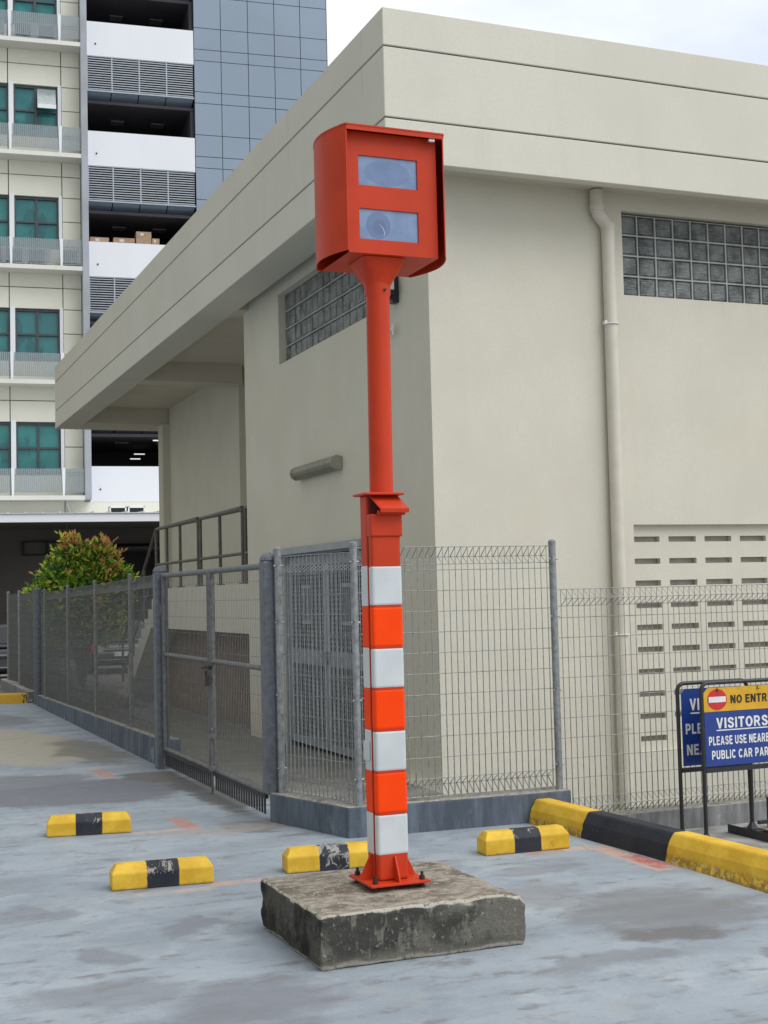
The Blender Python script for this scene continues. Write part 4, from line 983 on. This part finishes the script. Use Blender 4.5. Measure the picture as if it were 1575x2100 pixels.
# rusty ground frames the signs stand on
def ground_frame(x0_, x1_, y, label, mat):
    g_ = T('sign_base', label, 'base frame', ((x0_ + x1_) / 2, y, -.16), 0, 'steel base frames under the signs')
    mb = MB()
    for x in (x0_, x1_):
        mb.box(x - .03, x + .03, y - .26, y + .26, -.16, -.155); mb.box(x - .03, x - .024, y - .26, y + .26, -.155, -.098); mb.box(x - .024, x + .03, y - .10, y + .10, -.104, -.098)
    mb.build('angle_bar', mat, g_)
    return g_
ground_frame(5.69, 6.345, 8.10, 'rusty red-brown angle-iron base under the front sign', M['rust'])
ground_frame(5.647, 6.258, 8.33 + .0, 'dark steel base under the rear blue sign', M['frameblack'])
mb = MB(); mb.box(6.63, 6.67, 8.60, 8.64, -.16, .07); mb.box(6.5, 6.9, 8.56, 8.59, -.12, -.095)
o = mb.build('steel_stub', M['frameblack']); tag(center(o, (6.55, 8.58, -.16)), 'dark steel stub rising beside the concrete strip at the right edge', 'steel stub')

# ------------------------------------------------------------------ bush
def leaf_crown(ctr, blobs, count, seed):
    rnd = random.Random(seed); mb = MB()
    tot = sum(b_[3] ** 2 for b_ in blobs)
    for bx, by, bz, br, tint in blobs:
        for _ in range(int(count * br ** 2 / tot)):
            d = Vector((rnd.gauss(0, 1), rnd.gauss(0, 1), rnd.gauss(0, 1))).normalized()
            rad = br * (rnd.random() ** 0.45) * rnd.uniform(0.86, 1.08)
            c_ = Vector(ctr) + Vector((bx, by, bz)) + d * rad
            s_ = rnd.uniform(0.05, 0.105)
            a_ = (d * 0.8 + Vector((rnd.uniform(-1, 1), rnd.uniform(-1, 1), rnd.uniform(-.3, 1)))).normalized()
            b2 = a_.cross(Vector((rnd.uniform(-1, 1), rnd.uniform(-1, 1), rnd.uniform(-1, 1)))).normalized()
            u = rnd.random(); outer = rad / br
            if u < tint * (0.95 if outer > .7 else 0.4): mb.cm = 3
            elif u < tint + 0.34 and outer > .65: mb.cm = 2
            elif u < tint + 0.36 + .28: mb.cm = 1
            else: mb.cm = 0
            nn = a_.cross(b2) * s_ * .12
            mb.add([c_ - a_ * s_, c_ + b2 * s_ * .36 + nn, c_ + a_ * s_, c_ - b2 * s_ * .36 + nn], [(0, 1, 2, 3)])
    for _ in range(20):
        b_ = rnd.choice(blobs[:15]); d = Vector((rnd.gauss(0, 1), rnd.gauss(0, 1), abs(rnd.gauss(.6, .7)))).normalized()
        q = Vector(ctr) + Vector(b_[:3]) + d * b_[3] * .9; n_l = rnd.randint(5, 9); tip = 3 if rnd.random() < b_[4] + .25 else 2
        for i in range(n_l):
            q = q + (d + Vector((0, 0, .35)) + Vector((rnd.uniform(-.3, .3), rnd.uniform(-.3, .3), 0))).normalized() * .032
            a_ = (d + Vector((rnd.uniform(-1, 1), rnd.uniform(-1, 1), rnd.uniform(-.2, 1)))).normalized(); b2 = a_.cross(Vector((rnd.uniform(-1, 1), rnd.uniform(-1, 1), rnd.uniform(-1, 1)))).normalized()
            s_ = rnd.uniform(.04, .075); mb.cm = tip if i > n_l * .35 else 0
            mb.add([q, q + a_ * s_ + b2 * s_ * .36, q + a_ * s_ * 2, q + a_ * s_ - b2 * s_ * .36], [(0, 1, 2, 3)])
    return mb
bx, by = 4.80, 29.6
BU = T('bush', 'rounded green bush with orange new leaves behind the left fence', 'bush', (bx, by, gz(by)))
blobs = [(-.78, 0, 1.90, .46, .03), (-.42, -.1, 2.30, .52, .05), (.02, 0, 2.62, .50, .07), (-.16, .05, 2.98, .27, .75), (-.30, -.05, 2.70, .30, .30), (.42, -.1, 2.58, .46, .16), (.50, .0, 2.92, .24, .85), (.68, -.05, 2.62, .26, .45), (.82, 0, 2.22, .42, .10), (.2, -.25, 2.1, .60, .05), (.50, -.32, 2.32, .28, .60), (-.25, -.4, 1.9, .45, .03), (.35, .3, 1.8, .6, .05), (.28, -.5, 1.86, .26, .55), (-.55, -.3, 2.02, .22, .25), (0, 0, 1.4, .6, .03), (.6, -.1, 1.3, .5, .04), (-.5, .1, 1.3, .5, .03), (.95, 0, 1.85, .3, .10)]
blobs = [(a * 0.99, b_ * 1.0, c_ * 1.06 + .02, d * 1.0, e) for a, b_, c_, d, e in blobs]; mb = leaf_crown((bx + .06, by, gz(by) - .02), blobs, 9800, 5); mb.build('crown', [M['leafg'], M['leafd'], M['leafy'], M['leafo']], BU)
mb = MB()
for (ex, ey, ez) in ((-.6, 0, 1.8), (0, .1, 2.5), (.6, 0, 2.3), (.2, -.3, 1.9), (-.3, .2, 2.1)):
    mb.tube([(bx + .1, by, gz(by) - .05), (bx + .1 + ex * .25, by + ey * .25, .6), (bx + .1 + ex, by + ey, ez)], [.05, .035, .01], 7)
mb.build('trunk', M['bark'], BU)
# dry grass by the foot of the stair
mb = MB(); rnd = random.Random(3)
for _ in range(2600):
    x = rnd.uniform(3.75, 4.9); y = rnd.uniform(22.6, 27.4); h = rnd.uniform(.05, .15); a_ = rnd.uniform(0, 6.28)
    dx_, dy_ = math.cos(a_) * .012, math.sin(a_) * .012; lx, ly = rnd.uniform(-.05, .05), rnd.uniform(-.05, .05)
    mb.add([(x - dx_, y - dy_, gz(y)), (x + dx_, y + dy_, gz(y)), (x + lx, y + ly, gz(y) + h)], [(0, 1, 2)])
o = mb.build('grass', M['grass']); o['kind'] = 'stuff'; o['label'] = 'patch of dry yellowish grass at the foot of the stair'; o['category'] = 'grass'

# ------------------------------------------------------------------ cars seen through the fence
def car(name, label, loc, rz, body, group='cars parked beyond the fence'):
    c_ = T('parked_car', label, 'car', loc, rz, group)
    mb = MB(); Lh, W = 2.15, 0.86
    low = [(-2.15, .35), (-2.10, .62), (-1.95, .84), (-1.2, .92), (1.15, .90), (1.95, .78), (2.15, .60), (2.15, .32), (1.85, .24), (-1.9, .24)]
    mb.extr(low, 'x', -W, W); mb.build('body', body, c_, bevel=0.07, seg=3, smooth=True, local=True)
    mb = MB(); b4 = [(-1.75, .90), (-1.15, 1.40), (.25, 1.42), (1.05, .90)]
    mb.hexa([(-.82, -1.8, .88), (.82, -1.8, .88), (.82, 1.1, .88), (-.82, 1.1, .88)], [(-.64, -1.15, 1.42), (.64, -1.15, 1.42), (.64, .22, 1.43), (-.64, .22, 1.43)])
    mb.build('cabin', body, c_, bevel=0.06, seg=3, smooth=True, local=True)
    def pane(q): m_ = MB(); m_.add(q, [(0, 1, 2, 3)]); return m_
    mb = MB()
    mb.hexa([(-.70, -1.70, .98), (.70, -1.70, .98), (.70, -1.68, .98), (-.70, -1.68, .98)], [(-.56, -1.23, 1.37), (.56, -1.23, 1.37), (.56, -1.21, 1.37), (-.56, -1.21, 1.37)]); mb.build('rear_window', M['carglass'], c_, local=True)
    mb = MB(); mb.hexa([(-.70, .98, .98), (.70, .98, .98), (.70, 1.0, .98), (-.70, 1.0, .98)], [(-.56, .30, 1.38), (.56, .30, 1.38), (.56, .32, 1.38), (-.56, .32, 1.38)]); mb.build('windscreen', M['carglass'], c_, local=True)
    for sx in (-1, 1):
        mb = MB(); mb.hexa([(sx * .80, -1.45, .98), (sx * .80, .75, .98), (sx * .775, .75, .98), (sx * .775, -1.45, .98)], [(sx * .67, -1.05, 1.37), (sx * .67, .15, 1.37), (sx * .645, .15, 1.37), (sx * .645, -1.05, 1.37)]); mb.build('side_window', M['carglass'], c_, local=True)
        mb = MB(); mb.box(sx * .80 - .10, sx * .80 + .04, -2.17, -2.0, .62, .82); mb.build('tail_lamp', M['lampred'], c_, bevel=.02, local=True)
        mb = MB(); mb.box(sx * .70 - .14, sx * .70 + .14, 2.0, 2.17, .58, .72); mb.build('headlamp', M['rim'], c_, bevel=.02, local=True)
        for y in (-1.32, 1.32):
            mb = MB(); mb.cyl((sx * .68, y, .31), (sx * .88, y, .31), .31, 24); wh = mb.build('wheel', M['tyre'], c_, smooth=True, local=True)
            mb = MB(); mb.cyl((sx * .86, y, .31), (sx * .892, y, .31), .19, 18); o_ = mb.build('rim', M['rim'], wh, smooth=True, local=True)
    mb = MB(); mb.box(-.26, .26, -2.175, -2.14, .50, .62); mb.build('number_plate', M['plate'], c_, local=True)
    mb = MB(); mb.box(-.55, .55, -2.172, -2.12, .70, .73); mb.box(-.7, .7, -2.172, -2.12, .40, .43); mb.build('chrome_trim', M['rim'], c_, local=True)
    return c_
car('parked_car', 'dark green car with a red tail lamp parked behind the bush', (7.3, 38.5, gz(38)), R(-4), M['cargreen'])
car('parked_car', 'black car showing only its rear at the far left edge', (4.05, 36.0, gz(36)), R(-20), M['carblack'])

# ------------------------------------------------------------------ far apartment / factory block
A = R(-5.7); P0 = (9.378, 54.29, 0.0)
BB = T('industrial_building', 'tall cream, white and blue-grey industrial block standing far behind', 'building', P0, A)
def part(mb, name, mat, parent=BB, **kw): return mb.build(name, mat, parent, local=True, **kw)
NF = range(-0, 6)
s_z = lambda q: 5.85 + 4.57 * q
p_z = lambda q: 7.08 + 4.575 * q
DEP = 14.0
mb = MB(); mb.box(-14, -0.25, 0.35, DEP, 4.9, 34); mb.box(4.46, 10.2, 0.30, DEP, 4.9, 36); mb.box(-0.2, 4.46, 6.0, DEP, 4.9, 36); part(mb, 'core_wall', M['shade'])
# cream facade with window openings, built of panels with open joints
wins = [(-7.2, -5.15), (-4.90, -3.02), (-2.83, -1.10)]
cells = MB(); J = 0.018
def cell(a, b_, c_, d): cells.box(a + J, b_ - J, 0.0, 0.12, c_ + J, d - J)
back = MB(); piers = MB()
for q in range(-1, 6):
    wt = 8.83 + 4.56 * q; wb = wt - 2.1; nb = wt + 4.56 - 2.1
    if q >= 0:
        edges = [-9.2, -7.2, -5.15, -4.9, -3.02, -2.83, -1.10, -0.97, -0.23]
        for i in range(len(edges) - 1):
            a, b_ = edges[i], edges[i + 1]
            if (a, b_) in wins: continue
            if i == len(edges) - 2:
                for c_, d in ((wb, wb + .1), (wb + .1, wb + 1.12), (wb + 1.12, wt)): cell(a, b_, c_, d)
            elif b_ - a > .5: cell(a, b_, wb, wt)
            else: piers.box(a, b_, -0.03, 0.12, wb + .001, wt + .06)
    base = wt if q >= 0 else 5.1
    top_ = nb
    cuts = [base, base + 0.86, top_] if q >= 0 else [base, top_]
    for c_, d in zip(cuts[:-1], cuts[1:]):
        for a, b_ in ((-9.2, -5.0), (-5.0, -3.05), (-3.05, -0.97), (-0.97, -0.23)): cell(a, b_, c_, d)
part(cells, 'cream_facade', M['bcream']); part(piers, 'white_pier', M['bwhite'])
back.box(-9.2, -0.24, 0.10, 0.33, 5.0, 5.05)
for q in range(-1, 6):
    wt = 8.83 + 4.56 * q
    back.box(-9.2, -0.24, 0.121, 0.34, wt + .0 if q >= 0 else 5.1, wt + 4.56 - 2.1)
    if q >= 0:
        e = [-9.2, -7.2, -5.15, -4.9, -3.02, -2.83, -1.10, -0.24]
        for a, b_ in ((-9.2, -7.2), (-5.15, -4.9), (-3.02, -2.83), (-1.10, -0.24)): back.box(a, b_, 0.122, 0.34, wt - 2.1, wt)
part(back, 'facade_backing', plain('joint_shadow_wall', (0.16, 0.16, 0.13), 0.9))
for q in range(0, 6):
    wt = 8.83 + 4.56 * q; wb = wt - 2.1
    for (a, b_) in wins:
        mb = MB(); fy0, fy1 = 0.10, 0.18
        mb.box(a, a + .07, fy0, fy1, wb, wt); mb.box(b_ - .07, b_, fy0, fy1, wb, wt); mb.box(a + .07, b_ - .07, fy0, fy1, wt - .09, wt); mb.box(a + .07, b_ - .07, fy0, fy1, wb, wb + .07)
        mid = (a + b_) / 2; mb.box(mid - .045, mid + .045, fy0 + .01, fy1, wb + .07, wt - .09)
        zmid = wt - 1.02; mb.box(a + .07, mid - .045, fy0 + .01, fy1, zmid - .04, zmid + .04); mb.box(mid + .045, b_ - .07, fy0 + .01, fy1, zmid - .04, zmid + .04)
        f_ = part(mb, 'window', M['bframe'])
        mb = MB(); mb.box(a + .05, b_ - .05, 0.20, 0.24, wb, wt); part(mb, 'pane', M['teal'], f_)
        if q == 3 and a > -3:
            mb = MB(); x0_, x1_ = mid + .06, b_ - .08
            mb.hexa([(x0_, -.30, zmid + .06), (x1_, -.30, zmid + .06), (x1_, -.27, zmid + .05), (x0_, -.27, zmid + .05)], [(x0_, .08, wt - .1), (x1_, .08, wt - .1), (x1_, .10, wt - .12), (x0_, .10, wt - .12)])
            part(mb, 'open_sash', plain('open_sash_glass', (0.30, 0.36, 0.36), 0.15), f_)
            mb = MB(); mb.box(x0_, x1_, -.335, -.302, zmid + .0, zmid + .16); part(mb, 'sash_frame', M['bwhite'], f_)
# balconies
for q in range(0, 6):
    z_ = s_z(q)
    mb = MB(); mb.box(-9.2, -0.232, -0.80, -0.002, z_ - .17, z_); sb = part(mb, 'balcony_slab', M['bslab'])
    for a, b_ in ((-9.2, -7.3), (-7.2, -5.15), (-5.05, -3.02), (-2.94, -1.09), (-1.01, -0.27)):
        mb = MB(); mb.box(a, b_, -0.775, -0.755, z_ + .12, z_ + 1.06); part(mb, 'balustrade_panel', M['perf'], sb)
    for a in (-7.25, -5.10, -2.98, -1.05):
        mb = MB(); mb.hexa([(a - .04, -.80, z_), (a + .04, -.80, z_), (a + .04, -.72, z_), (a - .04, -.72, z_)], [(a - .065, -.80, z_ + 1.08), (a + .065, -.80, z_ + 1.08), (a + .065, -.72, z_ + 1.08), (a - .065, -.72, z_ + 1.08)]); part(mb, 'balustrade_post', M['bwhite'], sb)
mb = MB(); mb.box(-0.23, 0.02, -0.82, 5.9, 5.7, 34); part(mb, 'fin_wall', M['bfin'])
# open corridors: white parapets, louvres, slanted soffits, dark depth
for q in range(0, 6):
    z_ = p_z(q)
    mb = MB(); mb.box(0.022, 4.44, -0.02, 0.15, z_ - 1.43, z_); pr = part(mb, 'parapet', M['bwhite'])
    mb = MB(); mb.cyl((0.42, -.05, z_ - .93), (0.42, -.018, z_ - .93), .035, 8); part(mb, 'weep_pipe', M['dark'], pr)
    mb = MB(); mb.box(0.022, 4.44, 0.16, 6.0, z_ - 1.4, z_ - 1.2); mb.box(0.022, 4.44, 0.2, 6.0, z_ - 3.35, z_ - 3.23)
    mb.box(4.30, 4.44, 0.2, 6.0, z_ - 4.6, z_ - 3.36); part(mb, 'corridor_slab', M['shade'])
    if q > 0:
        mb = MB()
        for u0_, u1_ in ((0.05, 1.05), (1.05, 2.16), (2.16, 3.28), (3.28, 4.40)):
            mb.box(u0_ - .0, u0_ + .05, -.03, .06, z_ - 2.86, z_ - 1.445)
            zz_ = z_ - 2.83
            while zz_ < z_ - 1.5:
                mb.hexa([(u0_ + .05, -.02, zz_), (u1_, -.02, zz_), (u1_, .06, zz_ + .015), (u0_ + .05, .06, zz_ + .015)], [(u0_ + .05, -.02, zz_ + .038), (u1_, -.02, zz_ + .038), (u1_, .06, zz_ + .053), (u0_ + .05, .06, zz_ + .053)]); zz_ += .098
        mb.box(0.03, 4.44, -.035, .07, z_ - 2.92, z_ - 2.86); mb.box(0.03, 4.44, -.03, .06, z_ - 1.47, z_ - 1.445)
        lv = part(mb, 'louvre_screen', M['louvre'])
        mb = MB(); mb.box(0.03, 4.44, .075, .15, z_ - 2.9, z_ - 1.44); part(mb, 'louvre_lining', M['dark'], lv)
        mb = MB()
        for u0_, u1_ in ((0.05, 1.03), (1.07, 2.14), (2.18, 3.26), (3.30, 4.40)):
            mb.hexa([(u0_, .0, z_ - 2.93), (u1_, .0, z_ - 2.93), (u1_, .9, z_ - 3.22), (u0_, .9, z_ - 3.22)], [(u0_, .03, z_ - 2.922), (u1_, .03, z_ - 2.922), (u1_, .93, z_ - 3.21), (u0_, .93, z_ - 3.21)])
        part(mb, 'slanted_soffit', M['clad'])
        for u_ in (1.2, 2.9):
            mb = MB(); mb.box(u_, u_ + .55, 2.0, 2.5, z_ - 3.40, z_ - 3.355); part(mb, 'ceiling_lamp', plain('dim_ceiling_lamp', (0.16, 0.15, 0.15), 0.6))
t = NT('lit_tube'); t.b.inputs['Emission Color'].default_value = (1, .97, .9, 1); t.b.inputs['Emission Strength'].default_value = 0.7; lit = t.fin((.8, .8, .8), .5)
for u0_, u1_, d_, z_ in ((2.66, 3.10, 1.0, 8.24), (2.19, 2.65, 4.0, 7.99), (2.04, 2.48, 4.2, 7.80)):   # fluorescent tubes left on in the lowest corridor
    mb = MB(); mb.box(u0_, u1_, d_, d_ + .05, z_, z_ + .045); part(mb, 'tube_lamp', lit)
# blue-grey clad stair tower: metal panels with open joints
mb = MB(); us = [4.46, 5.60, 6.76, 7.90, 9.03, 10.20]
zs = []
for q in range(-2, 6):
    z_ = 19.57 + 4.57 * (q - 2)
    zs += [z_, z_ + .48, z_ + 1.40, z_ + 2.75, z_ + 3.23]
zs = [z for z in zs if z > 4.5]
for i in range(5):
    for j in range(len(zs) - 1): mb.box(us[i] + .014, us[i + 1] - .014, 0.0, 0.05, zs[j] + .014, zs[j + 1] - .014)
cl = part(mb, 'cladding', M['clad'])
mb = MB(); mb.box(4.47, 10.19, .055, .28, 4.6, zs[-1]); mb.box(10.19, 10.22, .0, .3, 4.6, zs[-1]); part(mb, 'cladding_backing', M['cladjoint'], cl)
# band below, canopy, ground floor in shade
mb = MB(); mb.wall(lambda u, v, d: (u, -.01 + d, v), -14, 12.0, 4.7, 5.66, [(-1.143, -.677, 5.2, 5.655), (.73, 2.19, 5.2, 5.45)], .2); part(mb, 'lower_band', M['bcream'])
mb = MB(); mb.box(-1.15, -.67, .12, .19, 5.19, 5.655); part(mb, 'duct_opening', M['bfin'])
mb = MB(); mb.cyl((-.90, -.05, 5.62), (-.76, -.12, 5.1), .045, 10); part(mb, 'duct_pipe', M['bwhite'])
for a in (.76, 1.50):
    mb = MB(); mb.box(a, a + .06, -.05, .05, 5.18, 5.45); mb.box(a + .62, a + .68, -.05, .05, 5.18, 5.45); mb.box(a, a + .68, -.05, .05, 5.40, 5.45); v_ = part(mb, 'vent_hatch', M['bwhite'])
    mb = MB(); mb.box(a + .06, a + .62, .0, .05, 5.18, 5.40); part(mb, 'grille', M['dark'], v_)
mb = MB(); mb.box(-14, -0.3, .8, 1.1, -1, 4.69); mb.box(4.6, 14, .8, 1.1, -1, 4.69); mb.box(-.3, 4.6, 6.5, 6.8, -1, 4.69); mb.box(-.3, 4.6, .8, 1.1, 4.0, 4.69); part(mb, 'ground_floor_wall', M['umber'])
mb = MB(); mb.box(-14, 14, -3.5, 6, 4.62, 4.69); part(mb, 'ground_floor_ceiling', M['umber'])
mb = MB(); mb.box(-2.62, -2.54, .68, .82, 3.58, 4.12); mb.box(-1.64, -.9, .72, .82, 4.06, 4.12); mb.box(-2.62, -.9, .70, .80, 3.55, 3.61); mb.box(-2.62, -.9, .70, .80, 4.08, 4.14); mb.box(-1.70, -1.62, .70, .80, 3.6, 4.1); mb.box(-.96, -.88, .7, .8, 3.58, 4.12)
part(mb, 'ground_floor_window', M['dark'])
mb = MB(); yc = -5.0
mb.box(-14, 14, yc, yc + .08, 4.57, 4.86)
cn = part(mb, 'canopy', M['bwhite'])
mb = MB()
x = -14.0
while x < 14:
    mb.hexa([(x, yc - .05, 4.87), (x + .54, yc - .05, 4.87), (x + .54, -.02, 5.10), (x, -.02, 5.10)], [(x, yc - .05, 4.90), (x + .54, yc - .05, 4.90), (x + .54, -.02, 5.13), (x, -.02, 5.13)])
    mb.hexa([(x + .54, yc - .06, 4.87), (x + .60, yc - .06, 4.87), (x + .60, -.02, 5.10), (x + .54, -.02, 5.10)], [(x + .54, yc - .06, 4.95), (x + .60, yc - .06, 4.95), (x + .60, -.02, 5.16), (x + .54, -.02, 5.16)]); x += .6
part(mb, 'canopy_roof', M['roofmetal'], cn)
# things on the far building
from mathutils import Euler
def bl(u, d, z_): return Vector(P0) + Euler((0, 0, A)).to_matrix() @ Vector((u, d, z_))
def air_con(u, q, label):
    z_ = s_z(q)
    c_ = T('air_conditioner', label, 'air conditioner', bl(u, -.38, z_ + .10), A, 'air conditioners on the far balconies')
    mb = MB(); mb.box(-.42, .42, -.16, .16, 0, .64); mb.box(-.36, -.30, -.16, .16, -.10, 0); mb.box(.30, .36, -.16, .16, -.10, 0); part(mb, 'casing', M['acwhite'], c_)
    mb = MB()
    for i in range(14): mb.box(-.38 + i * .042, -.36 + i * .042, -.185, -.162, .05, .58)
    part(mb, 'grille', M['acgrille'], c_)
air_con(-2.35, 4, 'grey air conditioner on the top balcony, left of the narrow one')
air_con(-1.45, 4, 'air conditioner at the right end of the top balcony')
air_con(-3.6, 4, 'air conditioner on the top balcony cut by the left edge')
air_con(-2.75, 2, 'air conditioner on the lower balcony beside the white post')
air_con(-1.9, 2, 'air conditioner in the middle of the lower balcony')
air_con(-.62, 2, 'air conditioner on the lower balcony nearest the grey fin')
air_con(-3.5, 2, 'air conditioner on the lower balcony at the left edge')
def carton(u, q0, w_, h_, label, z0=None):
    zz_ = (p_z(2) - 1.2) if z0 is None else z0
    c_ = T('cardboard_box', label, 'cardboard box', bl(u, .55, zz_), A, 'cardboard boxes in the far corridor')
    mb = MB(); mb.box(-w_ / 2, w_ / 2, -.3, .3, 0, h_); part(mb, 'carton', M['card'], c_, bevel=.01)
    mb = MB(); mb.box(-w_ * .22, w_ * .0, -.308, -.301, h_ - .17, h_ - .06); part(mb, 'paper_label', M['cardtape'], c_)
carton(.52, 0, .76, 1.46, 'leftmost stack of brown cartons behind the white parapet')
carton(1.51, 0, .86, 1.48, 'middle brown carton stack behind the white parapet')
carton(2.31, 0, .62, 1.78, 'tallest brown carton behind the white parapet')
carton(2.80, 0, .30, 1.52, 'small carton beside the tallest one')
LP = T('pendant_lamp', 'dark dome pendant lamp hanging under the far canopy above the bush', 'lamp', bl(-1.05, -2.5, 4.2), A)
mb = MB(); mb.lathe((0, 0, 0), [(.17, -.22), (.165, -.16), (.12, -.06), (.05, .0), (.03, .05)], 18); part(mb, 'lamp_shade', M['lampmetal'], LP)
mb = MB(); mb.cyl((0, 0, .05), (0, 0, .42), .03, 8); part(mb, 'stem', M['lampmetal'], LP)
RB = T('guard_rail', 'white horizontal rail far off beyond the left end of the fence', 'guard rail', bl(-2.2, -12, -.5), A)
mb = MB(); mb.box(-2.2, .80, -.05, .05, 1.30, 1.47); part(mb, 'rail', M['bwhite'], RB)
for u_ in (-2.0, -.6, .6):
    mb = MB(); mb.box(u_ - .04, u_ + .04, -.04, .04, 0, 1.35); part(mb, 'post', M['galv'], RB)
